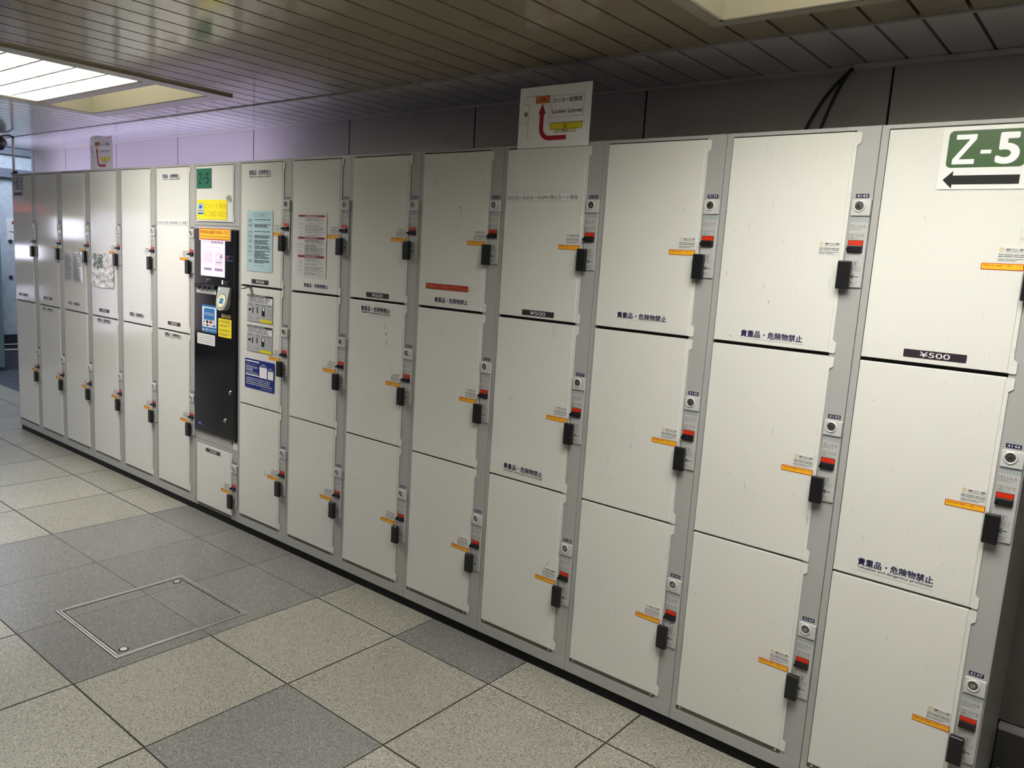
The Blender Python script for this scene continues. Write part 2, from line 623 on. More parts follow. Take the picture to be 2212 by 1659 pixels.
ce.box(X_END - 0.01, X_END, -4.4, DW + 0.3, ZC - 0.004, ZC + 0.6, 'beam_slate')
struct(ce, 'ceiling')
tr = MB()
tr.box(X_END, 3.0, SEAM_Y - 0.011, SEAM_Y + 0.003, ZC - 0.004, ZC + 0.012, 'ceiling_trim')
struct(tr, 'trim_1')
tr2 = MB()
tr2.box(-6.60, 3.0, DW - 0.012, DW - 0.001, ZC - 0.012, ZC - 0.0005, 'raceway_grey')
struct(tr2, 'trim_2')

# back wall: metal panels with joints filled by dark strips
wb = MB()
wb.box(-6.60, 3.0, DW + 0.012, DW + 0.12, 0, ZC + 0.04, 'dark_gap')
js = [-6.60] + [-0.125 - 0.8385 * k for k in range(7, -1, -1)] + [0.7135, 1.552, 2.39, 3.0]
js = [j for j in js if j >= -6.6]
js[0] = -6.605
for a, b in zip(js, js[1:]):
    if b - a < 0.02:
        continue
    z0 = 0.0 if b < 0.5 else 0.245
    wb.box(b - 0.0034, b + 0.0034, DW + 0.0012, DW + 0.012, 0.0, ZC - 0.001, 'dark_gap')
    if b > 0.5:
        wb.box(a + 0.0035, b - 0.0035, DW, DW + 0.012, z0, 1.70, 'wall_lower')
        z0 = 1.7005
    wb.box(a + 0.0035, b - 0.0035, DW, DW + 0.012, z0, ZC - 0.001, 'wall_panel')
wb.box(0.405, 3.0, DW - 0.02, DW + 0.012, 0.0, 0.225, 'wall_dark')
wb.box(0.405, 3.0, DW - 0.022, DW + 0.012, 0.225, 0.240, 'ceiling_trim')
wb.box(-6.625, -6.605, DW - 0.012, DW + 0.12, 0, ZC - 0.001, 'steel')
struct(wb, 'wall_back')
kb = MB()
kb.box(0.415, 2.9, 0.36, DW - 0.023, ZF, 0.112, 'stone_kerb', 0.006)
struct(kb, 'trim_3')

wf = MB()
wf.box(-9.0, 3.0, -4.55, -4.4, 0, ZC + 0.6, 'wall_plain')
struct(wf, 'wall_front')
wr = MB()
wr.box(3.0, 3.15, -4.55, DW + 0.12, 0, ZC + 0.6, 'wall_plain')
struct(wr, 'wall_right')

# passage beyond the left end: marble-clad wall with bulkhead and stepped plinth
XL = -8.484
wl = MB()
wl.box(XL - 0.15, XL, -0.3, 3.0, 0.43, 2.01, 'marble_blue')
wl.box(XL - 0.15, XL + 0.05, -0.3, 3.0, 2.01, 2.097, 'beam_slate')
wl.box(XL - 0.15, XL, -0.3, 3.0, 2.097, 2.237, 'marble_blue')
wl.box(XL - 0.15, XL + 0.03, -0.3, 3.0, 2.237, 2.35, 'beam_slate')
wl.box(XL - 0.15, XL, -0.3, 3.0, 2.35, 2.62, 'far_ceiling')
wl.box(XL - 0.15, XL + 0.02, -0.3, 3.0, 0.283, 0.43, 'plinth_dark')
wl.box(XL - 0.15, XL + 0.05, -0.3, 3.0, ZF, 0.272, 'plinth_slate')
wl.box(XL - 0.15, XL + 0.055, -0.3, 3.0, 0.272, 0.283, 'paper_white')
wl.box(XL - 0.15, XL + 0.025, -0.3, 3.0, 0.326, 0.336, 'paper_white')
wl.box(XL - 0.15, XL, -4.55, -0.3, 0.0, 2.62, 'wall_plain')
struct(wl, 'wall_left')
wp = MB()
wp.box(XL, -6.5, 3.0, 3.15, 0, 2.62, 'marble_blue')
struct(wp, 'wall_passage')
fc = MB()
fc.box(XL, X_END - 0.01, -4.4, 3.0, 2.62, 2.70, 'far_ceiling')
struct(fc, 'trim_4')
# glass leaf in front of the marble
dr = MB()
dr.box(XL + 0.16, XL + 0.175, 0.1, 0.800, ZF + 0.04, 1.452, 'glass_teal')
o = struct(dr, 'door_1')
fx = MB()
for zc, yc in ((1.381, 0.945), (1.017, 0.938)):
    n = 16
    vs = [(XL + 0.010, yc + 0.018 * math.cos(2 * math.pi * k / n), zc + 0.018 * math.sin(2 * math.pi * k / n)) for k in range(n)]
    vs += [(XL + 0.0, p[1], p[2]) for p in vs]
    fs = [list(range(n)), list(range(2 * n - 1, n - 1, -1))] + [[k, (k + 1) % n, (k + 1) % n + n, k + n] for k in range(n)]
    fx.add(vs, fs, 'plinth_dark')
fx.build('hinge', o)


# ceiling lights: coffer with cream sides and a luminous louvre panel
def ceiling_light(rc, t, label, panel_y1):
    x0, x1, y0, y1 = rc
    root = empty('ceiling_light', ((x0 + x1) / 2, (y0 + y1) / 2, ZC), label, 'ceiling light', 'recessed ceiling lights')
    L = Vector(root.location)
    H = 0.19

    def mk(mb, name, par):
        mb.v = [(p[0] - (L.x if par is root else L.x), p[1] - L.y, p[2] - L.z) for p in mb.v]
        return mb.build(name, par)
    fr = MB()
    zb, zt = ZC - 0.010, ZC + 0.02
    q = 0.0105
    fr.box(x0 - t, x0 - q, y0 - t, y1 + t, zb, zt, 'coffer_frame')
    fr.box(x1 + q, x1 + t, y0 - t, y1 + t, zb, zt, 'coffer_frame')
    fr.box(x0 - q, x1 + q, y0 - t, y0 - q, zb, zt, 'coffer_frame')
    fr.box(x0 - q, x1 + q, y1 + q, y1 + t, zb, zt, 'coffer_frame')
    mk(fr, 'frame', root)
    cv = MB()
    e = 0.010
    cv.box(x0 - e, x0, y0, y1, ZC - 0.008, ZC + H, 'coffer_cream')
    cv.box(x1, x1 + e, y0, y1, ZC - 0.008, ZC + H, 'coffer_cream')
    cv.box(x0, x1, y0 - e, y0, ZC - 0.008, ZC + H, 'coffer_cream')
    cv.box(x0, x1, y1, y1 + e, ZC - 0.008, ZC + H, 'coffer_cream')
    cv.box(x0 - e, x1 + e, y0 - e, y1 + e, ZC + H, ZC + H + 0.02, 'coffer_cream')
    mk(cv, 'recess', root)
    # luminous panel: glowing sheet behind a grid of white blades, in a metal rim
    px0, px1, py0, py1 = x0 + 0.035, x1 - 0.012, y0 + 0.12, panel_y1
    pn = MB()
    pn.box(px0 + 0.012, px1 - 0.012, py0 + 0.012, py1 - 0.012, ZC + 0.034, ZC + 0.040, 'lamp_glow')
    pn.box(px0 + 0.012, px1 - 0.012, py0 + 0.012, py1 - 0.012, ZC + 0.041, ZC + 0.052, 'lamp_back')
    p = mk(pn, 'diffuser', root)
    gr = MB()
    ny = int((py1 - py0) / 0.123)
    for k in range(1, ny + 1):
        yy = py1 - 0.123 * k
        if yy > py0 + 0.02:
            gr.box(px0 + 0.01, px1 - 0.01, yy - 0.0045, yy + 0.0045, ZC + 0.0, ZC + 0.023, 'louver_bar')
    nx = 8
    for k in range(1, nx):
        xx = px0 + (px1 - px0) * k / nx
        gr.box(xx - 0.0035, xx + 0.0035, py0 + 0.01, py1 - 0.01, ZC + 0.0, ZC + 0.023, 'louver_bar')
    mk(gr, 'louver_grid', root)
    rm = MB()
    w = 0.012
    rm.box(px0, px0 + w, py0, py1, ZC - 0.006, ZC + 0.05, 'louver_white')
    rm.box(px1 - w, px1, py0, py1, ZC - 0.006, ZC + 0.05, 'louver_white')
    rm.box(px0, px1, py0, py0 + w, ZC - 0.006, ZC + 0.05, 'louver_white')
    rm.box(px0, px1, py1 - w, py1, ZC - 0.006, ZC + 0.05, 'louver_white')
    w2 = 0.055
    rm.box(x0, x1, py1, py1 + w2, ZC - 0.008, ZC + 0.02, 'coffer_frame')
    mk(rm, 'rim', root)


ceiling_light(COFFERS[0][0], COFFERS[0][1], 'recessed ceiling light with glowing white grid, above the two-door lockers', -0.437)
ceiling_light(COFFERS[1][0], COFFERS[1][1], 'recessed cream ceiling light cut by the top edge, above the nearest lockers', -0.437)

# blue lamp over the far passage; unseen second one added to brighten hall floor
for (yy, lab) in ((0.6, 'cool white ceiling lamp in the passage beyond the left end of the lockers'),
                  (-1.9, 'added unseen ceiling lamp over the hall, brightening the floor by the shop')):
    pl = empty('passage_light', (-7.6, yy, 2.60), lab, 'ceiling light')
    a = MB()
    a.box(-0.5, 0.5, -0.6, 0.6, 0.0, 0.019, 'passage_glow')
    a.build('diffuser', pl)
    a = MB()
    for s_ in (-1, 1):
        a.box(s_ * 0.5, s_ * 0.53, -0.63, 0.63, -0.01, 0.019, 'raceway_grey')
        a.box(-0.5, 0.5, s_ * 0.6, s_ * 0.63, -0.01, 0.019, 'raceway_grey')
    a.build('frame', pl)

# lit shop across the passage, mirrored in the glossy far doors
sh = empty('shop_front', (XL, -2.347, ZF), 'lit shop window with red band facing the left end of the lockers', 'shop front')
a = MB()
a.box(0.0, 0.06, -0.72, 1.5, 0.0, 0.34, 'shop_frame')
for yy in (-0.72, -0.10, 0.625, 0.99, 1.45):
    a.box(0.0, 0.07, yy, yy + 0.045, 0.34, 2.0, 'shop_frame')
a.box(0.0, 0.05, 1.035, 1.45, 0.34, 0.72, 'shop_frame')
a.box(0.0, 0.05, 1.035, 1.45, 0.86, 1.13, 'shop_frame')
a.box(0.0, 0.05, 1.035, 1.45, 1.27, 1.60, 'shop_frame')
a.box(0.0, 0.05, 0.67, 0.99, 0.34, 1.36, 'shop_frame')
a.box(0.0, 0.05, -0.72, 1.5, 1.78, 2.0, 'shop_frame')
a.build('frame', sh)
for (y0_, y1_, z0_, z1_, mn) in ((-0.675, -0.10, 0.34, 1.68, 'shop_window_warm'), (-0.055, 0.625, 0.34, 1.68, 'shop_window'),
                                 (0.67, 0.99, 1.36, 1.57, 'shop_window_bright'), (1.12, 1.40, 1.13, 1.27, 'shop_window_bright'), (1.12, 1.40, 0.72, 0.86, 'shop_window')):
    a = MB()
    a.box(0.0, 0.04, y0_, y1_, z0_, z1_, mn)
    a.build('display_window', sh)
a = MB()
a.box(0.0, 0.045, 0.67, 0.99, 1.57, 1.605, 'shop_yellow')
a.build('valance', sh)
a = MB()
a.box(0.0, 0.06, 1.08, 1.45, 1.60, 1.68, 'shop_red')
a.build('sign_band', sh)

# floor hatch
ht = empty('floor_hatch', (-2.2069, -0.7262, ZF), 'square steel-framed access hatch set in the dark floor tiles', 'floor hatch')
hx0, hx1, hy0, hy1 = -0.2459, 0.2460, -0.2478, 0.2479
a = MB()
for ins, w, zt in ((0.0, 0.0055, 0.0022), (0.0095, 0.005, 0.0022)):
    A, B, C_, D_ = hx0 + ins, hx1 - ins, hy0 + ins, hy1 - ins
    a.box(A, B, C_, C_ + w, -0.02, zt, 'steel')
    a.box(A, B, D_ - w, D_, -0.02, zt, 'steel')
    a.box(A, A + w, C_ + w, D_ - w, -0.02, zt, 'steel')
    a.box(B - w, B, C_ + w, D_ - w, -0.02, zt, 'steel')
a.build('frame', ht)
a = MB()
i2 = 0.0205
sx, sy = -2.3639 + 2.2069, -0.6666 + 0.7262
for (A, B) in ((hx0 + i2, sx - 0.001), (sx + 0.001, hx1 - i2)):
    for (C_, D_) in ((hy0 + i2, sy - 0.001), (sy + 0.001, hy1 - i2)):
        a.box(A, B, C_, D_, -0.02, 0.0005, 'tile_grey')
a.build('lid', ht)
for (cx, cy) in ((hx1 - 0.045, hy0 + 0.045), (hx0 + 0.045, hy1 - 0.045)):
    a = MB()
    n = 20
    for r0_, r1_, z_, mn in ((0.017, 0.012, 0.001, 'dark_gap'), (0.012, 0.0, 0.0022, 'steel')):
        vs = [(cx + r0_ * math.cos(2 * math.pi * k / n), cy + r0_ * math.sin(2 * math.pi * k / n), z_) for k in range(n)]
        vs += [(p[0], p[1], -0.01) for p in vs]
        a.add(vs, [list(range(n))] + [[k, k + n, (k + 1) % n + n, (k + 1) % n] for k in range(n)], mn)
    a.build('screw_cap', ht)

# ------------------------------------------------------------------ lockers
PW = 0.4                     # width of one locker unit
ZT, ZR, ZB = 1.8691, 0.1562, 0.1200
YD = -0.005                  # door face
YS = YD - 0.0007             # label film on a door
TAB = 0.033


def door_mesh(h, x0=0.0205, x1=0.3385, lip=0.3470, tab=0.3560):
    a = MB()
    a.box(x0, x1, YD, 0.014, 0.0, h, 'door_white', 0.0014, 2)
    p = [(x1 - 0.001, 0.0), (tab - 0.003, -0.0015), (tab, 0.002), (tab, TAB - 0.007), (lip, TAB), (lip, h - TAB), (tab, h - TAB + 0.007),
         (tab, h - 0.003), (tab - 0.003, h - 0.0005), (x1 - 0.001, h - 0.0005)]
    a.prism(p, -0.0035, -0.0005, 'door_white')
    return a.mesh('door')


def handle_mesh():
    a = MB()
    a.box(0.3416, 0.3742, -0.0265, -0.0105, -0.0712, 0.0, 'handle_black', 0.0032, 3)
    a.box(0.3430, 0.3495, -0.0135, -0.0035, -0.065, -0.006, 'handle_black')
    return a.mesh('handle')


def notice_mesh():
    """small white film with question mark circle, and heading; z is measured down from the lock plate top"""
    a = MB()
    x0, x1, zt, zb = 0.2845, 0.3370, -0.1050, -0.1390
    a.rrect(x0, x1, zb, zt, 0.001, YS, 'film_clear_white', YD)
    y = YS - 0.0003
    a.ring(x0 + 0.0065, zt - 0.0065, 0.0048, 0.0038, y, 'ink_ochre', 16)
    a.text('?', x0 + 0.0050, x0 + 0.0080, zt - 0.0092, zt - 0.0038, y, 'ink_ochre')
    a.text('施錠できない場合', x0 + 0.0145, x1 - 0.002, zt - 0.0082, zt - 0.0032, y, 'ink_black', 0.012, 1)
    a.lines(x0 + 0.0145, x1 - 0.004, zt - 0.0098, 1, 0.002, 0.0011, y, 'ink_grey', 0.1)
    a.rect(x0, x1, zt - 0.0142, zt - 0.0138, y, 'ink_pale')
    a.lines(x0 + 0.001, x1 - 0.001, zt - 0.0165, 2, 0.0040, 0.0017, y, 'ink_grey', 0.1)
    a.lines(x0 + 0.001, x1 - 0.001, zt - 0.0262, 2, 0.0034, 0.0013, y, 'ink_grey', 0.45)
    return a.mesh('notice_label')


def pay_mesh():
    a = MB()
    x0, x1, zt, zb = 0.2545, 0.3385, -0.1420, -0.1570
    a.rrect(x0, x1, zb, zt, 0.0015, YS, 'label_rim', YD)
    y = YS - 0.0002
    a.rrect(x0 + 0.0016, x1 - 0.0016, zb + 0.0016, zt - 0.0016, 0.001, y, 'label_orange')
    y -= 0.0002
    a.text('使用料金は画面での前払いです。', x0 + 0.004, x1 - 0.003, zt - 0.0076, zt - 0.0028, y, 'ink_red', 0.01, 1)
    a.text('Check the screen. You have to pay in advance.', x0 + 0.004, x1 - 0.004, zt - 0.0122, zt - 0.0090, y, 'ink_red', 0.0, 1)
    return a.mesh('payment_label')


def plate_mesh(arrow):
    """z measured down from the top of the plate"""
    a = MB()
    a.box(0.3530, 0.3986, -0.0050, 0.0, -0.2180, -0.0405, 'plate_silver', 0.0018, 2)
    a.box(0.3530, 0.3990, -0.0095, 0.0, -0.0400, 0.0, 'plate_block', 0.0016, 2)
    a.rect(0.3545, 0.3975, -0.0550, -0.0415, -0.0053, 'strip_blue')
    y = -0.0053
    for num, za, zb, jp, en, ex in (('1', -0.0615, -0.0740, '入れる', 'Put in', 0.3835), ('2', -0.0840, -0.0968, '下げる', 'Lock', 0.3805)):
        a.outline(0.3550, 0.3672, zb, za, 0.0007, y, 'ink_grey')
        if num == '1':
            a.poly([(0.3608, zb + 0.0022), (0.3620, zb + 0.0022), (0.3620, za - 0.0022), (0.3611, za - 0.0022), (0.3592, za - 0.0036), (0.3596, za - 0.0045), (0.3608, za - 0.0038)], y, 'ink_grey')
        else:
            a.text(num, 0.3586, 0.3638, zb + 0.0022, za - 0.0022, y, 'ink_grey', 0.01)
        a.text(jp, 0.3692, 0.3915, za - 0.0082, za - 0.0002, y, 'ink_grey', 0.004)
        a.text(en, 0.3692, ex, za - 0.0128, za - 0.0098, y, 'ink_grey', 0.004)
    a.outline(0.3702, 0.3838, -0.1648, -0.1522, 0.0007, y, 'ink_grey')
    a.text('3', 0.3742, 0.3798, -0.1626, -0.1544, y, 'ink_grey', 0.01)
    a.text('支払う', 0.3705, 0.3920, -0.1740, -0.1668, y, 'ink_grey', 0.004)
    a.text('Payment', 0.3705, 0.3905, -0.1790, -0.1757, y, 'ink_grey', 0.004)
    cx, cz, s = 0.3800, -0.1905, 0.0088
    shaft = [(-1, 0.10), (1, 0.10), (1, -0.10), (-1, -0.10)]
    barbs = [[(-1.0, 0.10), (-0.30, 0.72), (-0.12, 0.60), (-0.80, -0.02)], [(-1.0, -0.10), (-0.80, 0.02), (-0.12, -0.60), (-0.30, -0.72)]]
    rot = {'left': lambda p: (p[0], p[1]), 'right': lambda p: (-p[0], p[1]), 'up': lambda p: (p[1], -p[0])}[arrow]
    for pl_ in [shaft] + barbs:
        a.poly([(cx + s * rot(p)[0], cz + s * rot(p)[1]) for p in pl_], y - 0.0001 * (pl_ is not shaft), 'ink_black')
    a.text('画面にて', 0.3700, 0.3885, -0.2075, -0.2030, y, 'ink_grey', 0.004, 1)
    a.text('お支払い', 0.3700, 0.3885, -0.2130, -0.2087, y, 'ink_grey', 0.004, 1)
    return a.mesh('lock_plate')


def key_mesh():
    a = MB()
    cx, cz = 0.3722, -0.0165
    a.lathe_y(cx, cz, [(0.0148, -0.0092), (0.0142, -0.0118), (0.0128, -0.0128), (0.0112, -0.0118), (0.0108, -0.0104)], 'lock_ring', 28)
    a.lathe_y(cx, cz, [(0.0106, -0.0100), (0.0100, -0.0112), (0.0070, -0.0114)], 'lock_core', 24)
    a.lathe_y(cx, cz, [(0.0055, -0.0112), (0.0050, -0.0120), (0.0030, -0.0121)], 'chrome', 20)
    t = math.radians(-50)
    d, e = Vector((math.cos(t), 0, math.sin(t))), Vector((-math.sin(t), 0, math.cos(t)))
    q = [(d * s1 * 0.0042 + e * s2 * 0.0009) for s1, s2 in ((-1, -1), (1, -1), (1, 1), (-1, 1))]
    a.poly([(cx + p.x, cz + p.z) for p in q], -0.01225, 'dark_gap')
    return a.mesh('key_cylinder')


def slide_mesh():
    a = MB()
    a.box(0.3548, 0.3915, -0.0056, -0.0040, -0.1312, -0.0998, 'handle_black', 0.0006, 1)
    a.rect(0.3562, 0.3905, -0.1128, -0.1010, -0.0058, 'slide_red')
    a.box(0.3550, 0.3908, -0.0125, -0.0045, -0.1306, -0.1126, 'handle_black', 0.0024, 2)
    a.box(0.3552, 0.3600, -0.0210, -0.0100, -0.1265, -0.1185, 'handle_black', 0.0018, 2)
    for dz in (-0.1185, -0.1235):
        a.box(0.3590, 0.3885, -0.0132, -0.0120, dz - 0.0007, dz + 0.0007, 'machine_trim')
    return a.mesh('slide_latch')


def number_mesh(num):
    a = MB()
    a.box(0.3585, 0.3900, -0.0009, 0.0, 0.0050, 0.0145, 'tag_navy')
    a.text(num, 0.3615, 0.3870, 0.0068, 0.0127, -0.0011, 'ink_white', 0.014, 2, 1.1)
    return a.mesh('number_label')


def warn_mesh(x0, x1, z0, z1, english):
    """valuables and dangerous goods prohibited"""
    a = MB()
    p = 0.006
    a.rect(x0 - p, x1 + p, z0 - p * 0.7, z1 + p * 0.7, YS, 'film_clear_white')
    y = YS - 0.0004
    zs = z0 + (z1 - z0) * 0.36 if english else z0
    a.text('貴重品・危険物禁止', x0, x1, zs, z1, y, 'ink_navy', 0.034, 2)
    if english:
        a.text('Valuables and dangerous prohibited', x0, x1, z0, zs - (z1 - z0) * 0.06, y, 'ink_navy', 0.008, 2)
    return a.mesh('prohibition_label')


def price_mesh(x0, x1, z0, z1, s):
    a = MB()
    a.rrect(x0, x1, z0, z1, 0.0022, YS, 'label_black', YD)
    w, h = x1 - x0, z1 - z0
    a.text(s, x0 + w * 0.265, x0 + w * 0.745, z0 + h * 0.17, z1 - h * 0.17, YS - 0.0004, 'ink_white', -0.002, 4)
    return a.mesh('price_label')


D3 = [(1.3030, 1.8563), (0.7355, 1.2935), (0.1745, 0.7290)]
T3 = [1.6910, 1.1280, 0.5650]
D2 = [(1.0165, 1.8550), (0.1740, 1.0085)]
T2 = [1.5460, 0.7020]
mesh_door = {}
for zz0, zz1 in D3 + D2:
    mesh_door[round(zz1 - zz0, 4)] = door_mesh(zz1 - zz0)
MH, MN, MP, MK, MS = handle_mesh(), notice_mesh(), pay_mesh(), key_mesh(), slide_mesh()
MPL = {k: plate_mesh(k) for k in ('left', 'right', 'up')}


def cabinet_mesh(openings, left_end=False, right_end=False):
    """steel shell with face frame; openings = list of (z0, z1) bands spanned by doors"""
    a = MB()
    x0, x1 = 0.0009, PW - 0.0009
    g_ = 'cabinet_grey'
    a.box(x0, x0 + 0.0012, 0.004, 0.500, ZB, ZT, g_)
    a.box(x1 - 0.0012, x1, 0.004, 0.500, ZB, ZT, g_)
    a.box(x0, x1, 0.498, 0.500, ZB, ZT, g_)
    a.box(x0, x1, 0.004, 0.500, ZT - 0.0015, ZT, g_)
    a.box(x0, x1, 0.004, 0.500, ZB, ZB + 0.0015, g_)
    a.box(x0 + 0.002, x1 - 0.002, 0.09, 0.10, ZB + 0.002, ZT - 0.002, 'dark_gap')
    zlo, zhi = openings[-1][0], openings[0][1]
    a.box(x0, 0.0178, 0.0, 0.020, ZB, ZT, g_)                       # left stile
    a.box(0.0178, 0.3415, 0.0145, 0.0200, zlo - 0.002, zhi + 0.004, 'dark_gap')   # black sheet across the opening, darkens the door gaps
    a.box(0.3415, x1, 0.0, 0.020, ZB, ZT, g_)                       # right stile
    a.box(0.0178, 0.3415, 0.0, 0.020, zhi + 0.0038, ZT, g_)         # header
    a.box(0.0178, 0.3415, 0.0, 0.020, ZB, min(ZR, zlo - 0.016), g_)  # bottom rail
    if zlo > ZR:
        a.box(x0, x1, -0.0012, 0.0, ZB, ZR, g_)                     # lower fascia
        a.box(0.0195, 0.3410, 0.004, 0.020, ZR, zlo - 0.002, 'sill_metal')
        for sx_ in (0.030, 0.328):
            a.lathe_y(sx_, (ZR + zlo) / 2, [(0.0042, 0.004), (0.0038, 0.002), (0.0012, 0.0015)], 'chrome', 12)
    else:
        a.box(0.0195, 0.3410, 0.004, 0.020, ZB + 0.003, zlo - 0.002, 'sill_metal')
    for (za, zb) in zip([o_[0] for o_ in openings[:-1]], [o_[1] for o_ in openings[1:]]):
        a.box(0.0178, 0.3415, 0.010, 0.014, zb + 0.0035, za - 0.0035, 'machine_trim')
    if left_end:
        a.box(0.0, x0, 0.0, 0.5, ZB, ZT, g_)
    return a.mesh('cabinet')


def plinth_mesh():
    a = MB()
    a.box(0.0, PW - 0.0010, 0.010, 0.495, ZF, ZB + 0.0002, 'kick_black')
    return a.mesh('plinth')


CAB3, CAB2, PLN = cabinet_mesh(D3), cabinet_mesh(D2), plinth_mesh()


def add_plate(root, T, num, arrow):
    p = link('lock_plate', MPL[arrow], root, (0, 0, T))
    link('key_cylinder', MK, p)
    link('slide_latch', MS, p)
    link('number_label', number_mesh(num), p)
    return p


def add_door(root, z0, z1, T, notice=True, pay=True, me=None):
    d = link('door', me or mesh_door[round(z1 - z0, 4)], root, (0, 0, z0))
    h = link('handle', MH, d, (0, 0, T - 0.1520 - z0))
    if notice:
        link('notice_label', MN, d, (0, 0, T - z0))
    if pay:
        link('payment_label', MP, d, (0, 0, T - z0))
    return d


def on_door(d, me, name):
    """label mesh modelled in unit coordinates, attached to the door"""
    return link(name, me, d, (0, 0, -d.location.z))


def locker(k, label, first, tiers, arrow, skip=()):
    root = empty('coin_locker', (-PW * k, 0, 0), label, 'coin locker', 'coin lockers in the long bank')
    link('plinth', PLN, root)
    link('cabinet', CAB3 if tiers == 3 else CAB2, root)
    DD, TT = (D3, T3) if tiers == 3 else (D2, T2)
    ds = []
    for i, ((z0, z1), T) in enumerate(zip(DD, TT)):
        ds.append(add_door(root, z0, z1, T, notice=('n', i) not in skip, pay=('p', i) not in skip))
        add_plate(root, T, str(first + i), arrow)
    return root, ds


def warn(d, x0, x1, z0, z1, en=False):
    on_door(d, warn_mesh(x0, x1, z0, z1, en), 'prohibition_label')


def price(d, x0, x1, z0, z1, s):
    on_door(d, price_mesh(x0, x1, z0, z1, s), 'price_label')


# A .. H : three doors each
rA, dA = locker(0, 'nearest three-door locker, carrying the big green Z-5 sign and numbers 4146, 4147', 4145, 3, 'left')
price(dA[0], 0.1178, 0.2545, 1.3148, 1.3342, '¥500')
warn(dA[1], 0.0793, 0.2550, 0.7565, 0.7860, True)
rB, dB = locker(1, 'plain three-door locker with number plates 4142, 4143 and 4144', 4142, 3, 'left', skip=(('p', 0),))
warn(dB[0], 0.1000, 0.2700, 1.3200, 1.3385)
rC, dC = locker(2, 'plain three-door locker with number plates 4139, 4140 and 4141', 4139, 3, 'left')
warn(dC[0], 0.0980, 0.2670, 1.3352, 1.3530)
rD, dD = locker(3, 'three-door locker under the Locker Layout sheet, with a card strip on its top door', 4136, 3, 'left')
price(dD[0], 0.1230, 0.2560, 1.3098, 1.3285, '¥500')
warn(dD[1], 0.0850, 0.2550, 0.7550, 0.7850, True)
rE, dE = locker(4, 'three-door locker with a red text strip low on its top door', 4133, 3, 'left')
warn(dE[0], 0.1070, 0.2730, 1.3205, 1.3385)
rF, dF = locker(5, 'three-door locker with a price tag on an otherwise bare top door, no sheets', 4130, 3, 'left')
price(dF[0], 0.1210, 0.2550, 1.3098, 1.3300, '¥500')
warn(dF[1], 0.0930, 0.2650, 1.2430, 1.2730, True)
rG, dG = locker(6, 'three-door locker with a white notice of three maroon bars on its top door', 4127, 3, 'left')
warn(dG[0], 0.1090, 0.2770, 1.3230, 1.3395)
rH, dH = locker(7, 'three-door locker right beside the black payment machine, pale blue notice on top', 4124, 3, 'left')
price(dH[0], 0.1100, 0.2450, 1.3109, 1.3321, '¥500')
warn(dH[0], 0.0830, 0.2540, 1.7900, 1.8250, True)
# I .. N : two doors each
rI, dI = locker(9, 'two-door locker just left of the black payment machine, warning label at the top', 4121, 2, 'right')
warn(dI[0], 0.0863, 0.2566, 1.7920, 1.8230, True)
price(dI[0], 0.1299, 0.2608, 1.0430, 1.0620, '¥700')
warn(dI[1], 0.0997, 0.2697, 0.9750, 1.0000, True)
rJ, dJ = locker(10, 'two-door locker with a bare glossy top door, second left of the payment machine', 4119, 2, 'right', skip=(('p', 0),))
warn(dJ[0], 0.1020, 0.2680, 1.0520, 1.0730)
rK, dK = locker(11, 'two-door locker with a crumpled plastic-covered sheet on its upper door', 4117, 2, 'right')
price(dK[0], 0.1150, 0.2460, 1.0415, 1.0615, '¥700')
warn(dK[1], 0.0910, 0.2630, 0.9760, 1.0010, True)
rL, dL = locker(12, 'two-door locker with a two-column text sheet on its upper door', 4115, 2, 'right')
warn(dL[0], 0.0830, 0.2520, 1.0500, 1.0690)
rM, dM = locker(13, 'two-door locker, second from the far left end, with no sheets', 4113, 2, 'right')
price(dM[0], 0.0960, 0.2310, 1.0530, 1.0710, '¥700')
warn(dM[1], 0.0780, 0.2470, 0.9750, 0.9980, True)
rN, dN = locker(14, 'two-door locker at the far left end, with a shaded grey Z-5 sign', 4111, 2, 'right', skip=(('p', 0),))
warn(dN[0], 0.0750, 0.2340, 1.0480, 1.0645)

# end panel skins on the two ends of the bank
a = MB()
a.box(PW - 0.0009, PW + 0.0015, 0.001, 0.50, ZB, ZT, 'cabinet_grey')
a.build('end_panel', rA)
a = MB()
a.box(-0.0015, 0.0009, 0.001, 0.50, ZB, ZT, 'cabinet_grey')
a.build('end_panel', rN)

# the unit that houses the payment machine
rP = empty('coin_locker', (-PW * 8, 0, 0), 'locker unit that houses the black payment machine, small door below', 'coin locker', 'coin lockers in the long bank')
link('plinth', PLN, rP)
a = MB()
x0, x1 = 0.0009, PW - 0.0009
for (A, B, C_, D_, E_, F_) in ((x0, x0 + 0.0012, 0.004, 0.5, ZB, ZT), (x1 - 0.0012, x1, 0.004, 0.5, ZB, ZT), (x0, x1, 0.498, 0.5, ZB, ZT),
                              (x0, x1, 0.004, 0.5, ZT - 0.0015, ZT), (x0, x1, 0.004, 0.5, ZB, ZB + 0.0015)):
    a.box(A, B, C_, D_, E_, F_, 'cabinet_grey')
a.box(x0 + 0.002, x1 - 0.002, 0.09, 0.10, ZB + 0.002, ZT - 0.002, 'dark_gap')
# top bay
a.box(x0, 0.0205, 0, 0.02, 1.5715, ZT, 'cabinet_grey')
a.box(0.3445, x1, 0, 0.02, 1.5715, ZT, 'cabinet_grey')
a.box(0.0205, 0.3445, 0, 0.02, 1.8575, ZT, 'cabinet_grey')
a.box(0.0205, 0.3445, 0.0145, 0.02, 1.586, 1.8575, 'dark_gap')
a.box(0.0240, 0.3445, 0.0145, 0.02, 0.137, 0.461, 'dark_gap')
a.box(0.0205, 0.3445, 0, 0.02, 1.5715, 1.5860, 'cabinet_grey')
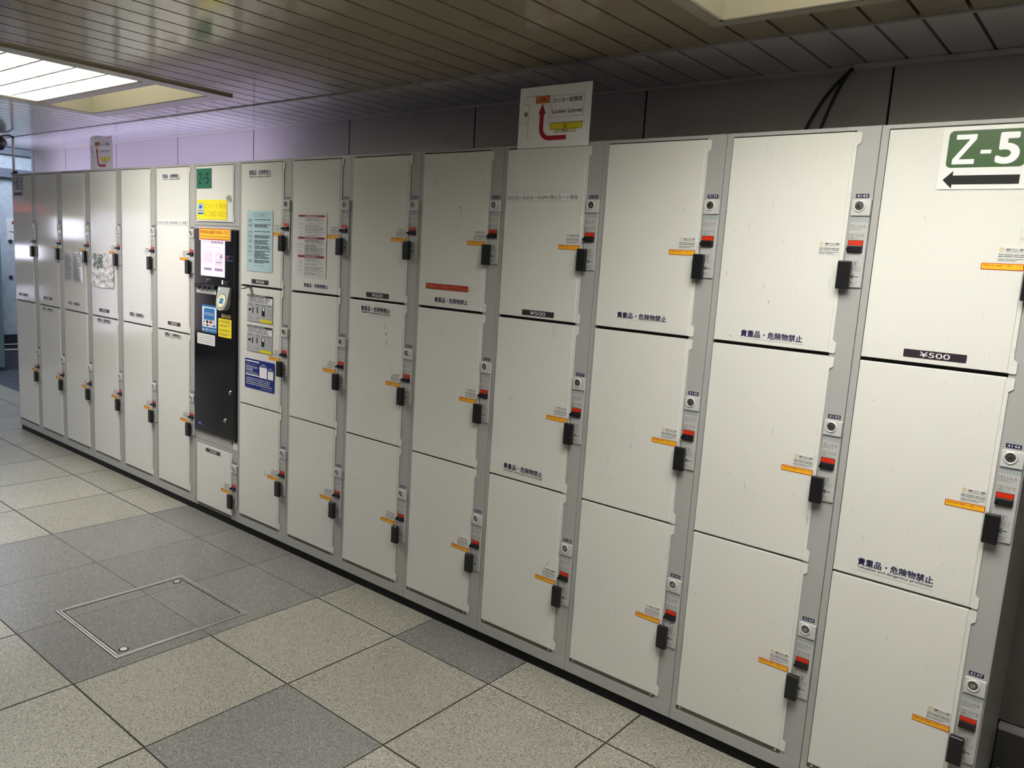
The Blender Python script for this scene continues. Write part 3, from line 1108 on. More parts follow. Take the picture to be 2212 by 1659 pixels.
# band over the machine, side posts and band under it
a.box(x0, x1, 0, 0.02, 1.5540, 1.5695, 'cabinet_grey')
a.box(x0, 0.0060, 0, 0.02, 0.5230, 1.5540, 'cabinet_grey')
a.box(0.3930, x1, 0, 0.02, 0.5230, 1.5540, 'cabinet_grey')
a.box(x0, 0.0290, 0, 0.02, 0.4790, 0.5230, 'cabinet_grey')
a.box(0.0300, x1, 0, 0.02, 0.4790, 0.5230, 'cabinet_grey')
# bottom bay
a.box(x0, x1, 0, 0.02, 0.4610, 0.4770, 'cabinet_grey')
a.box(x0, 0.0245, 0, 0.02, ZB, 0.4610, 'cabinet_grey')
a.box(0.3445, x1, 0, 0.02, ZB, 0.4610, 'cabinet_grey')
a.box(0.0250, 0.3440, 0.004, 0.02, ZB + 0.002, 0.1375, 'sill_metal')
a.box(0.3570, 0.3965, -0.0008, 0, 0.4830, 0.5170, 'film_clear_white')
a.box(0.3420, 0.3540, -0.0008, 0, 0.5060, 0.5165, 'ink_black')
a.build('cabinet', rP)
dPt = link('door', door_mesh(1.8540 - 1.5885, 0.0225, 0.3440, 0.3500, 0.3555), rP, (0, 0, 1.5885))
a = MB()
a.lathe_y(0.3190, 1.7020 - 1.5885, [(0.0150, -0.005), (0.0150, -0.010), (0.0125, -0.018), (0.006, -0.0185)], 'steel', 24)
a.poly([(0.3178, 0.1085), (0.3202, 0.1085), (0.3202, 0.1185), (0.3178, 0.1185)], -0.0187, 'dark_gap')
a.build('cam_lock', dPt)
dPb = add_door(rP, 0.1400, 0.4580, 0.4055, me=door_mesh(0.4580 - 0.1400, 0.0260, 0.3405, 0.3470, 0.3540))
price(dPb, 0.1120, 0.2480, 0.4255, 0.4445, '¥400')
add_plate(rP, 0.4055, '4123', 'up')

# ------------------------------------------------------------------ payment machine
pm = empty('payment_machine', (-PW * 8, 0, 0.5240), 'black payment machine with lit screen and card reader, built into the bank', 'payment machine')
PZ = 0.5240


def pmk(mb, name, parent=None, label=None):
    mb.v = [(p[0], p[1], p[2] - PZ) for p in mb.v]
    o_ = mb.build(name, parent or pm)
    if label:
        o_['label'] = label
    return o_


a = MB()
a.box(0.0068, 0.3920, -0.010, 0.085, 0.5245, 1.5525, 'machine_black', 0.004, 3)
a.box(0.3715, 0.3740, -0.0112, -0.0095, 0.540, 1.535, 'machine_trim')
pmk(a, 'housing')
a = MB()
a.box(0.0720, 0.2900, -0.0110, -0.0102, 1.3240, 1.5330, 'screen_glow')
y = -0.0113
a.rect(0.0860, 0.1700, 1.4805, 1.4985, y, 'screen_mid')
for q in range(4):
    a.rect(0.170 + q * 0.0275, 0.192 + q * 0.0275, 1.4845, 1.4955, y, 'screen_button')
a.rect(0.110, 0.255, 1.4620, 1.4680, y, 'screen_mid')
a.rect(0.0800, 0.2850, 1.4500, 1.4530, y, 'screen_mid')
a.rect(0.0980, 0.1800, 1.3880, 1.4450, y, 'screen_mid')
a.rect(0.2040, 0.2740, 1.3720, 1.4420, y, 'screen_mid')
a.rect(0.2180, 0.2420, 1.4130, 1.4230, y - 0.0002, 'screen_glow')
a.poly([(0.248, 1.4120), (0.268, 1.4170), (0.268, 1.4330), (0.248, 1.4270)], y - 0.0002, 'screen_button')
a.rect(0.2100, 0.2640, 1.3920, 1.3960, y - 0.0002, 'screen_button')
a.rect(0.1030, 0.1740, 1.3520, 1.3650, y - 0.0002, 'screen_button')
a.rect(0.2010, 0.2720, 1.3520, 1.3650, y - 0.0002, 'screen_button')
pmk(a, 'screen', None, 'lit pinkish white touch screen')
a = MB()
a.rrect(0.0596, 0.3440, 1.4985, 1.5590, 0.004, -0.0135, 'ink_white', -0.0100)
a.rrect(0.0620, 0.3415, 1.5010, 1.5565, 0.004, -0.0137, 'label_rim')
a.rrect(0.0670, 0.3365, 1.5055, 1.5520, 0.003, -0.0139, 'label_orange')
a.text('使用料金は画面での前払いです。', 0.0730, 0.3300, 1.5290, 1.5465, -0.0141, 'ink_red', 0.02)
a.text('Check the screen. You have to pay in advance.', 0.0730, 0.3300, 1.5105, 1.5225, -0.0141, 'ink_red', 0.006)
pmk(a, 'payment_label', None, 'orange label with red rim above the screen')
a = MB()
a.text('ご利用の流れ', 0.1120, 0.1680, 1.3020, 1.3120, -0.0104, 'ink_pale', 0.0)
a.text('Guide', 0.1120, 0.1340, 1.2945, 1.2995, -0.0104, 'ink_pale', 0.0)
a.rect(0.2620, 0.2750, 1.2900, 1.3110, -0.0104, 'ink_white')
a.text('ICカード', 0.2830, 0.3220, 1.2995, 1.3095, -0.0104, 'ink_pale', 0.0)
a.text('IC card', 0.2830, 0.3080, 1.2905, 1.2950, -0.0104, 'ink_pale', 0.0)
a.outline(0.3010, 0.3570, 1.4040, 1.4300, 0.0012, -0.0104, 'card_blue')
a.rect(0.3040, 0.3270, 1.4160, 1.4270, -0.0104, 'strip_maroon')
a.text('Payment', 0.3050, 0.3530, 1.4060, 1.4110, -0.0104, 'ink_pale', 0.0)
pmk(a, 'printed_lettering')
a = MB()
a.box(0.0300, 0.2200, -0.0240, -0.0095, 1.2620, 1.2830, 'handle_black', 0.004, 2)
for q in (0.070, 0.115, 0.155):
    a.box(q, q + 0.018, -0.0290, -0.0230, 1.2580, 1.2720, 'handle_black', 0.002, 2)
a.box(0.1250, 0.3420, -0.0130, -0.0095, 1.2790, 1.2830, 'machine_trim')
pmk(a, 'slot_rail')
# card reader wedge: wide at the top, round at the bottom, leaning out
a = MB()
pts = [(0.2430, 1.2770), (0.3470, 1.2770), (0.3440, 1.2150)]
for q in range(0, 11):
    t = math.radians(-q * 18)
    pts.append((0.2965 + 0.0465 * math.cos(t), 1.2080 + 0.0420 * math.sin(t)))
pts.append((0.2470, 1.2150))
fr_, bk_ = [], []
for (px_, pz_) in pts:
    d = 0.018 + (1.2770 - pz_) * 0.21
    fr_.append((px_, -d, pz_))
    bk_.append((px_, -0.0095, pz_))
n = len(pts)
a.add(fr_ + bk_, [list(range(n))[::-1]] + [[i, (i + 1) % n, (i + 1) % n + n, i + n] for i in range(n)], 'reader_silver')


def slope(mb, poly_, mn, lift):
    s_ = sum(p[0] * q[1] - q[0] * p[1] for p, q in zip(poly_, poly_[1:] + poly_[:1]))
    if s_ < 0:
        poly_ = poly_[::-1]
    mb.add([(p[0], -(0.018 + (1.2770 - p[1]) * 0.21) - lift, p[1]) for p in poly_], [list(range(len(poly_)))], mn)


el = lambda cx, cz, rx, rz: [(cx + rx * math.cos(2 * math.pi * q / 28), cz + rz * math.sin(2 * math.pi * q / 28)) for q in range(28)]
rdr = pmk(a, 'card_reader')
a = MB()
slope(a, el(0.2970, 1.2125, 0.0385, 0.0345), 'ink_black', 0.0006)
slope(a, el(0.2970, 1.2125, 0.0360, 0.0322), 'reader_cream', 0.0010)
slope(a, [(0.2790, 1.2000), (0.3110, 1.2000), (0.3150, 1.2240), (0.2830, 1.2240)], 'card_blue', 0.0014)
slope(a, [(0.2960, 1.2290), (0.2990, 1.2340), (0.2930, 1.2340)], 'ink_grey', 0.0014)
vs, fs, (ax, bx, ay, by) = glyphs('ICOCA', 0.0, 2, 1.0)
a.add([(0.2835 + (p[0] - ax) / (bx - ax) * 0.026, -(0.018 + (1.2770 - (1.2095 + (p[1] - ay) / (by - ay) * 0.006)) * 0.21) - 0.0018,
        1.2095 + (p[1] - ay) / (by - ay) * 0.006) for p in vs], fs, 'ink_white')
pmk(a, 'touch_pad', rdr)
a = MB()
slope(a, [(0.2500, 1.2700), (0.2650, 1.2700), (0.2630, 1.2640), (0.2490, 1.2640)], 'glow_green', 0.0006)
pmk(a, 'status_light', rdr)
YM = -0.0104
a = MB()
a.rrect(0.0823, 0.2215, 1.0431, 1.1800, 0.006, YM - 0.0004, 'card_blue', -0.0100)
a.rrect(0.0870, 0.2165, 1.0700, 1.1700, 0.003, YM - 0.0006, 'ink_white')
a.poly([(0.1010, 1.1600), (0.1000, 1.1120), (0.0970, 1.1060), (0.1900, 1.1060), (0.2010, 1.1180), (0.2010, 1.1640), (0.1080, 1.1640)], YM - 0.0008, 'card_blue')
a.poly([(0.2010, 1.1180), (0.2010, 1.1060), (0.1900, 1.1060)], YM - 0.0008, 'paper_grey')
a.text('ICOCA', 0.1120, 0.1920, 1.1290, 1.1430, YM - 0.0010, 'ink_white', 0.01)
a.poly([(0.098, 1.096), (0.105, 1.103), (0.112, 1.096), (0.105, 1.088)], YM - 0.0008, 'sign_green')
a.disc(0.133, 1.0960, 0.0115, YM - 0.0008, 'ink_black', 0.0080)
a.rect(0.1520, 0.1780, 1.0890, 1.1030, YM - 0.0008, 'strip_red')
a.text('V/', 0.1840, 0.2040, 1.0890, 1.1030, YM - 0.0008, 'ink_grey')
a.rect(0.0950, 0.1150, 1.0780, 1.0815, YM - 0.0008, 'ink_grey')
a.rrect(0.1240, 0.1450, 1.0740, 1.0840, 0.003, YM - 0.0008, 'strip_maroon')
a.rect(0.1520, 0.1760, 1.0770, 1.0815, YM - 0.0008, 'ink_pale')
a.rect(0.1840, 0.2070, 1.0740, 1.0845, YM - 0.0008, 'card_blue')
a.disc(0.0940, 1.0560, 0.0058, YM - 0.0008, 'ink_white')
a.poly([(0.0960, 1.0560), (0.0930, 1.0590), (0.0930, 1.0530)], YM - 0.0010, 'card_blue')
a.text('ご利用いただけます', 0.1040, 0.2160, 1.0500, 1.0625, YM - 0.0008, 'ink_white', 0.012)
pmk(a, 'card_label', None, 'blue and white card acceptance label')
a = MB()
a.rect(0.0300, 0.2130, 1.2360, 1.2590, YM - 0.0003, 'paper_white')
a.lines(0.0380, 0.2050, 1.2540, 2, 0.0090, 0.0042, YM - 0.0006, 'ink_pale', 0.2)
pmk(a, 'paper_strip', None, 'white paper strip below the slots')
a = MB()
a.rrect(0.2345, 0.3510, 1.0335, 1.1240, 0.004, YM - 0.0004, 'sheet_yellow', -0.0100)
for q, (nn, zt_) in enumerate(((2, 1.1150), (2, 1.0950), (2, 1.0720), (2, 1.0520))):
    a.lines(0.2430, 0.3440, zt_, nn, 0.0062, 0.0036, YM - 0.0006, 'sheet_gold', 0.4)
pmk(a, 'yellow_label', None, 'yellow instruction label')
a = MB()
a.rrect(0.2625, 0.3420, 1.1290, 1.1470, 0.002, YM - 0.0004, 'sheet_gold', -0.0100)
a.rect(0.2680, 0.2880, 1.1330, 1.1430, YM - 0.0006, 'ink_pale')
pmk(a, 'gold_label')
a = MB()
a.rrect(0.0376, 0.2040, 0.9790, 1.0330, 0.005, YM - 0.0004, 'paper_white', -0.0100)
for q, (mn, zt_) in enumerate((('ink_pale', 1.0230), ('ink_pale', 1.0120), ('slide_red', 1.0010), ('slide_red', 0.9910))):
    a.lines(0.0460, 0.1960, zt_, 1, 0.006, 0.0028, YM - 0.0006, 'ink_pale' if mn == 'ink_pale' else 'ink_pale', 0.4)
pmk(a, 'white_label', None, 'white label with small print')
a = MB()
a.rect(0.0454, 0.0800, 0.5560, 0.5790, YM - 0.0004, 'sheet_navy')
a.rect(0.0520, 0.0740, 0.5660, 0.5690, YM - 0.0006, 'ink_white')
a.rect(0.0870, 0.1170, 0.5610, 0.5650, YM - 0.0004, 'ink_grey')
pmk(a, 'maker_badge')
for (ux, uz) in ((0.3450, 0.7669), (0.3010, 0.6195)):
    a = MB()
    a.lathe_y(ux, uz, [(0.0105, -0.0095), (0.0105, -0.0130), (0.0085, -0.0150), (0.003, -0.0152)], 'chrome', 22)
    a.poly([(ux - 0.0012, uz - 0.005), (ux + 0.0012, uz - 0.005), (ux + 0.0012, uz + 0.005), (ux - 0.0012, uz + 0.005)], -0.0154, 'dark_gap')
    pmk(a, 'key_lock')


# ------------------------------------------------------------------ sheets and signs fixed to the doors
def sheet(name, k, build, label, cat, group=None, y=YD - 0.0014):
    """a mesh authored in unit coordinates on locker k, moved to its own origin"""
    a_ = MB()
    build(a_, y)
    xs, zs = [p[0] for p in a_.v], [p[2] for p in a_.v]
    cx, cz = (min(xs) + max(xs)) / 2, min(zs)
    a_.v = [(p[0] - cx, p[1], p[2] - cz) for p in a_.v]
    o_ = a_.build(name, None, (-PW * k + cx, 0, cz))
    return tag(o_, label, cat, group)


def z5_big(arrow_right, x0, x1, z0, z1, dark=False):
    g_ = 'ink_grey' if dark else 'sign_green'  # dark copy: the green sign with its shade put into greys

    def f(a_, y_):
        w, h = x1 - x0, z1 - z0
        a_.rect(x0, x1, z0, z1, y_ - 0.0006, 'paper_white' if not dark else 'paper_grey')
        a_.rrect(x0 + 0.072 * w, x1 - 0.040 * w, z0 + 0.35 * h, z1 - 0.055 * h, 0.06 * w, y_ - 0.0009, g_)
        zz0_, zz1_ = z0 + 0.405 * h, z1 - 0.12 * h
        wt = 'ink_white' if not dark else 'paper_laminate'
        zx0, zx1, th, ax_ = x0 + 0.140 * w, x0 + 0.395 * w, (zz1_ - zz0_) * 0.165, 0.075 * w
        a_.poly([(zx0, zz0_), (zx1, zz0_), (zx1, zz0_ + th), (zx0 + ax_, zz0_ + th), (zx1, zz1_ - th), (zx1, zz1_), (zx0 + 0.02 * w, zz1_),
                 (zx0 + 0.02 * w, zz1_ - th), (zx1 - ax_, zz1_ - th), (zx0, zz0_ + th)], y_ - 0.0012, wt)
        a_.rect(x0 + 0.455 * w, x0 + 0.575 * w, z0 + 0.565 * h, z0 + 0.625 * h, y_ - 0.0012, wt)
        a_.text('5', x0 + 0.645 * w, x0 + 0.870 * w, zz0_ + 0.01 * h, zz1_ - 0.01 * h, y_ - 0.0012, wt, 0.048, 6)
        pts_ = [(0.06, 0.155), (0.175, 0.30), (0.175, 0.225), (0.93, 0.225), (0.93, 0.080), (0.175, 0.080), (0.175, 0.01)]
        if arrow_right:
            pts_ = [(1 - p[0], p[1]) for p in pts_]
        a_.poly([(x0 + p[0] * w, z0 + p[1] * h) for p in pts_], y_ - 0.0012, 'ink_black')
    return f


sheet('location_sign', 0, z5_big(False, 0.1392, 0.3160, 1.7140, 1.8535),
      'large white sheet with green Z-5 panel and black left arrow', 'sign')
sheet('location_sign', 14, z5_big(True, 0.0380, 0.2000, 1.7140, 1.8510, True),
      'small Z-5 sign with arrow, painted grey as if shaded, far left locker', 'sign')


def teal(a_, y_):
    a_.rect(0.0250, 0.1600, 1.7480, 1.8430, y_ - 0.0006, 'sign_teal')
    a_.text('Z', 0.0460, 0.0720, 1.7700, 1.8200, y_ - 0.0009, 'ink_black', 0.012, 3)
    a_.rect(0.0790, 0.1060, 1.7930, 1.7975, y_ - 0.0009, 'ink_black')
    a_.text('5', 0.1120, 0.1370, 1.7700, 1.8200, y_ - 0.0009, 'ink_black', 0.012, 3)


sheet('location_sign', 8, teal, 'teal green square Z-5 sheet above the payment machine', 'sign')


def iconly(a_, y_):
    a_.rect(0.0301, 0.2990, 1.5985, 1.6930, y_ - 0.0006, 'sheet_yellow')
    a_.rrect(0.0370, 0.0890, 1.6230, 1.6760, 0.004, y_ - 0.0008, 'card_blue')
    a_.rrect(0.0400, 0.0860, 1.6330, 1.6730, 0.003, y_ - 0.0010, 'ink_white')
    a_.rect(0.0480, 0.0780, 1.6500, 1.6690, y_ - 0.0012, 'card_blue')
    a_.rect(0.0440, 0.0820, 1.6390, 1.6440, y_ - 0.0012, 'ink_grey')
    a_.text('ICカード専用', 0.0980, 0.2930, 1.6500, 1.6760, y_ - 0.0008, 'ink_ochre', 0.0)
    a_.text('IC CARD ONLY', 0.0980, 0.2930, 1.6130, 1.6390, y_ - 0.0008, 'ink_ochre', 0.0)


sheet('card_notice', 8, iconly, 'yellow IC CARD ONLY sheet on the small door above the machine', 'notice')


def strip(x0_, x1_, z0_, z1_):
    def f(a_, y_):
        a_.rect(x0_, x1_, z0_, z1_, y_ - 0.0005, 'paper_white')
        a_.text('ICOCA・SUICA・PASMO等ICカード専用', x0_ + 0.004, x1_ - 0.006, z0_ + 0.0035, z1_ - 0.0035, y_ - 0.0008, 'ink_black', 0.0)
    return f


sheet('card_strip', 3, strip(0.0280, 0.3240, 1.6880, 1.7100), 'narrow white printed strip across a door under the Locker Layout sheet', 'label strip')
sheet('card_strip', 9, strip(0.0330, 0.3280, 1.5660, 1.5890), 'narrow white printed strip on the locker left of the machine', 'label strip')


def redstrip(a_, y_):
    a_.rect(0.0580, 0.2730, 1.3675, 1.3880, y_ - 0.0005, 'strip_red')
    a_.text('現金はご使用できません', 0.0620, 0.2680, 1.3710, 1.3845, y_ - 0.0008, 'map_orange', -0.004)


sheet('cash_strip', 4, redstrip, 'red strip with faded text low on a top door', 'label strip')


def bluenote(a_, y_):
    x0_, x1_, z0_, z1_ = 0.0680, 0.2740, 1.3690, 1.6440
    W, H = x1_ - x0_, z1_ - z0_
    a_.rect(x0_, x1_, z0_, z1_, y_ - 0.0005, 'paper_blue')
    yy = y_ - 0.0008
    X = lambda t: x0_ + W * t
    Z = lambda t: z1_ - H * t
    a_.outline(X(0.26), X(0.73), Z(0.100), Z(0.042), 0.0014, yy, 'ink_grey')
    a_.text('ロッカーご案内', X(0.33), X(0.66), Z(0.082), Z(0.058), yy, 'ink_black', 0.01, 1)
    a_.lines(X(0.75), X(0.92), Z(0.045), 1, 0.003, 0.0014, yy, 'ink_grey', 0.1)
    for (t0, t1, rows) in ((0.135, 0.185, 1), (0.215, 0.268, 3), (0.330, 0.372, 1), (0.395, 0.455, 3), (0.475, 0.530, 4), (0.570, 0.625, 3),
                           (0.650, 0.735, 7), (0.805, 0.855, 3)):
        a_.outline(X(0.06), X(0.245), Z(t1), Z(t0), 0.0011, yy, 'ink_grey')
        a_.lines(X(0.09), X(0.215), Z(t0 + 0.014), 2 if t1 - t0 > 0.045 else 1, H * 0.017, H * 0.009, yy, 'ink_grey', 0.2)
        a_.lines(X(0.31), X(0.93), Z(t0 + 0.005), rows, H * 0.0195, H * 0.011, yy, 'ink_black', 0.45)
    a_.lines(X(0.29), X(0.70), Z(0.905), 1, 0.003, 0.0014, yy, 'ink_grey', 0.1)
    a_.lines(X(0.87), X(0.94), Z(0.955), 1, 0.003, 0.0014, yy, 'ink_grey', 0.1)


sheet('notice_sheet', 7, bluenote, 'pale blue notice sheet with boxed headings beside the payment machine', 'notice')


def rednote(a_, y_):
    x0_, x1_, z0_, z1_ = 0.0500, 0.2600, 1.3645, 1.6370
    W, H = x1_ - x0_, z1_ - z0_
    a_.rect(x0_, x1_, z0_, z1_, y_ - 0.0005, 'paper_laminate')
    yy = y_ - 0.0008
    X = lambda t: x0_ + W * t
    Z = lambda t: z1_ - H * t
    for (t0, t1) in ((0.030, 0.062), (0.368, 0.402), (0.655, 0.690)):
        a_.rect(X(0.07), X(0.94), Z(t1), Z(t0), yy, 'strip_maroon')
        a_.lines(X(0.30), X(0.70), Z(t0 + 0.010), 1, 0.003, H * 0.013, yy - 0.0003, 'paper_grey', 0.1)
    for (t0, rows) in ((0.075, 5), (0.155, 1), (0.180, 4), (0.228, 5), (0.290, 2), (0.330, 3), (0.412, 4), (0.468, 1), (0.492, 3), (0.530, 5),
                       (0.590, 2), (0.622, 3), (0.700, 4), (0.752, 1), (0.778, 3), (0.826, 5), (0.888, 2), (0.922, 4)):
        if t0 > 0.94:
            continue
        a_.lines(X(0.10), X(0.24), Z(t0), 1, 0.003, H * 0.007, yy, 'ink_pale', 0.3)
        a_.lines(X(0.29), X(0.94), Z(t0), rows, H * 0.0108, H * 0.0065, yy, 'ink_grey' if 0.40 < t0 < 0.65 else 'ink_pale', 0.5)


sheet('notice_sheet', 6, rednote, 'long white notice with three maroon heading bars', 'notice')


def textsheet(a_, y_):
    x0_, x1_, z0_, z1_ = 0.0380, 0.3080, 1.1930, 1.3810
    W, H = x1_ - x0_, z1_ - z0_
    # a laminate that lies in slight waves
    nx_, nz_ = 24, 16
    vs_, fs_ = [], []
    for j in range(nz_ + 1):
        for i in range(nx_ + 1):
            t, s = i / nx_, j / nz_
            d = 0.0012 * (1 + math.sin(t * 9 + s * 4)) * (0.3 + t * t)
            vs_.append((x0_ + W * t, y_ - 0.0006 - d, z0_ + H * s))
    for j in range(nz_):
        for i in range(nx_):
            q = j * (nx_ + 1) + i
            fs_.append([q, q + 1, q + nx_ + 2, q + nx_ + 1])
    a_.add(vs_, fs_, 'paper_laminate', True)
    yy = y_ - 0.0048
    for (ca_, cb_) in ((0.05, 0.45), (0.52, 0.93)):
        z = z1_ - H * 0.07
        a_.lines(x0_ + W * ca_, x0_ + W * (cb_ - 0.1), z, 1, 0.005, 0.0040, yy, 'ink_pale', 0.3)
        a_.lines(x0_ + W * ca_, x0_ + W * cb_, z - 0.012, 24, 0.0064, 0.0034, yy, 'ink_pale', 0.5)


sheet('text_sheet', 12, textsheet, 'laminated sheet with two columns of small grey text', 'notice')


def crumple(a_, y_):
    x0_, x1_, z0_, z1_ = 0.0340, 0.3180, 1.1950, 1.3880
    W, H = x1_ - x0_, z1_ - z0_
    nx_, nz_ = 72, 50
    rnd = random.Random(5)
    ks = [(rnd.uniform(-1, 1) * 20, rnd.uniform(-1, 1) * 16, rnd.uniform(0, 6.28)) for _ in range(7)]
    vs_ = []
    hgt = []
    for j in range(nz_ + 1):
        for i in range(nx_ + 1):
            t, s = i / nx_, j / nz_
            d = sum(abs(math.sin(kx * t + kz * s + ph)) for kx, kz, ph in ks) / 7
            d = 0.012 * (1 - d) ** 1.3
            zz_ = z0_ + H * s - (0.008 * math.sin(t * 3.1) if j == 0 else 0)
            vs_.append((x0_ + W * t, y_ - 0.0008 - d, zz_))
    for part, mn in ((0, 'paper_laminate'), (1, 'sheet_print_green')):
        fs_ = []
        for j in range(nz_):
            for i in range(nx_):
                t, s = i / nx_, j / nz_
                green = (0.10 < t < 0.26 or 0.28 < t < 0.52) and 0.52 < s < 0.95
                if green == (part == 1):
                    q = j * (nx_ + 1) + i
                    fs_.append([q, q + 1, q + nx_ + 2, q + nx_ + 1])
        a_.add(vs_, fs_, mn, True)


mat('sheet_print_green', srgb(112, 134, 110), 0.14, coat=0.4)
sheet('crumpled_sheet', 11, crumple, 'crumpled plastic-covered sheet with green print, torn looking', 'notice')


def howto(z0_, z1_):
    def f(a_, y_):
        x0_, x1_ = 0.0800, 0.2830
        W, H = x1_ - x0_, z1_ - z0_
        X = lambda t: x0_ + W * t
        Z = lambda t: z1_ - H * t
        a_.rect(x0_, x1_, z0_, z1_, y_ - 0.0005, 'ink_black')
        a_.rect(x0_ + 0.0012, x1_ - 0.0012, z0_ + 0.0012, z1_ - 0.0012, y_ - 0.0007, 'paper_grey')
        yy = y_ - 0.0010
        a_.rect(X(0), X(1), Z(0.075), Z(0), yy, 'ink_black')
        a_.lines(X(0.03), X(0.75), Z(0.022), 1, 0.003, H * 0.030, yy - 0.0003, 'paper_grey', 0.2)
        a_.rect(X(0.01), X(0.99), Z(0.305), Z(0.075), yy, 'paper_white')
        a_.lines(X(0.03), X(0.90), Z(0.095), 4, H * 0.052, H * 0.028, yy - 0.0003, 'ink_grey', 0.35)
        for t in (0.31, 0.54, 0.75):
            a_.rect(X(t) - 0.0004, X(t) + 0.0004, Z(0.97), Z(0.31), yy, 'paper_white')
        for t in (0.04, 0.33, 0.56, 0.77):
            a_.lines(X(t), X(t + 0.19), Z(0.335), 2, H * 0.04, H * 0.018, yy, 'ink_grey', 0.3)
            a_.lines(X(t), X(t + 0.19), Z(0.80), 3, H * 0.035, H * 0.014, yy, 'ink_pale', 0.3)
        a_.rect(X(0.06), X(0.15), Z(0.60), Z(0.52), yy, 'ink_black')
        a_.poly([(X(0.03), Z(0.56)), (X(0.09), Z(0.51)), (X(0.09), Z(0.61))], yy, 'ink_black')
        a_.rect(X(0.20), X(0.245), Z(0.68), Z(0.46), yy, 'ink_black')
        a_.rect(X(0.385), X(0.43), Z(0.66), Z(0.45), yy, 'ink_black')
        a_.rect(X(0.58), X(0.70), Z(0.75), Z(0.44), yy, 'ink_black')
        a_.disc(X(0.645), Z(0.50), 0.0075, yy - 0.0003, 'ink_white')
        a_.outline(X(0.80), X(0.92), Z(0.70), Z(0.50), 0.0012, yy, 'ink_grey')
        a_.rect(X(0.51), X(0.99), Z(0.985), Z(0.865), yy - 0.0003, 'map_yellow')
    return f


sheet('instruction_sheet', 7, howto(1.1340, 1.2600), 'grey and white instruction sheet, upper of two beside the payment machine', 'notice', 'grey instruction sheets')
sheet('instruction_sheet', 7, howto(0.9930, 1.1170), 'grey and white instruction sheet, just above the dark blue label', 'notice', 'grey instruction sheets')


def navy(a_, y_):
    x0_, x1_, z0_, z1_ = 0.0640, 0.3040, 0.8170, 0.9570
    W, H = x1_ - x0_, z1_ - z0_
    X = lambda t: x0_ + W * t
    Z = lambda t: z1_ - H * t
    a_.rrect(x0_, x1_, z0_, z1_, 0.007, y_ - 0.0006, 'sheet_navy', y_)
    yy = y_ - 0.0009
    for t in (0.075, 0.545):
        a_.poly([(X(0.03), Z(t - 0.017)), (X(0.455), Z(t - 0.017)), (X(0.455), Z(t - 0.04)), (X(0.49), Z(t + 0.005)), (X(0.455), Z(t + 0.05)),
                 (X(0.455), Z(t + 0.02)), (X(0.03), Z(t + 0.02))], yy, 'ink_white')
    a_.text('空き状況・リアルタイム', X(0.04), X(0.41), Z(0.205), Z(0.150), yy, 'paper_grey', 0.0, 1)
    a_.text('ICOCAロッカー', X(0.04), X(0.46), Z(0.320), Z(0.225), yy, 'ink_white', 0.02)
    a_.text('空き状況', X(0.04), X(0.27), Z(0.415), Z(0.330), yy, 'ink_white', 0.02)
    a_.lines(X(0.04), X(0.45), Z(0.440), 2, H * 0.045, H * 0.020, yy, 'paper_grey', 0.2)
    a_.rect(X(0.505), X(0.755), Z(0.580), Z(0.215), yy, 'ink_white')
    a_.rect(X(0.785), X(0.965), Z(0.575), Z(0.300), yy, 'ink_white')
    a_.lines(X(0.56), X(0.70), Z(0.115), 1, 0.003, H * 0.030, yy, 'paper_grey', 0.1)
    a_.lines(X(0.51), X(0.75), Z(0.165), 1, 0.003, H * 0.018, yy, 'paper_grey', 0.1)
    a_.lines(X(0.82), X(0.93), Z(0.200), 1, 0.003, H * 0.030, yy, 'paper_grey', 0.1)
    a_.lines(X(0.78), X(0.96), Z(0.255), 1, 0.003, H * 0.018, yy, 'paper_grey', 0.1)
    a_.lines(X(0.05), X(0.93), Z(0.645), 4, H * 0.065, H * 0.030, yy, 'paper_grey', 0.25)
    a_.lines(X(0.56), X(0.93), Z(0.930), 1, 0.003, H * 0.014, yy, 'paper_grey', 0.1)


sheet('vacancy_label', 7, navy, 'dark blue label with two white squares and white arrows', 'label')


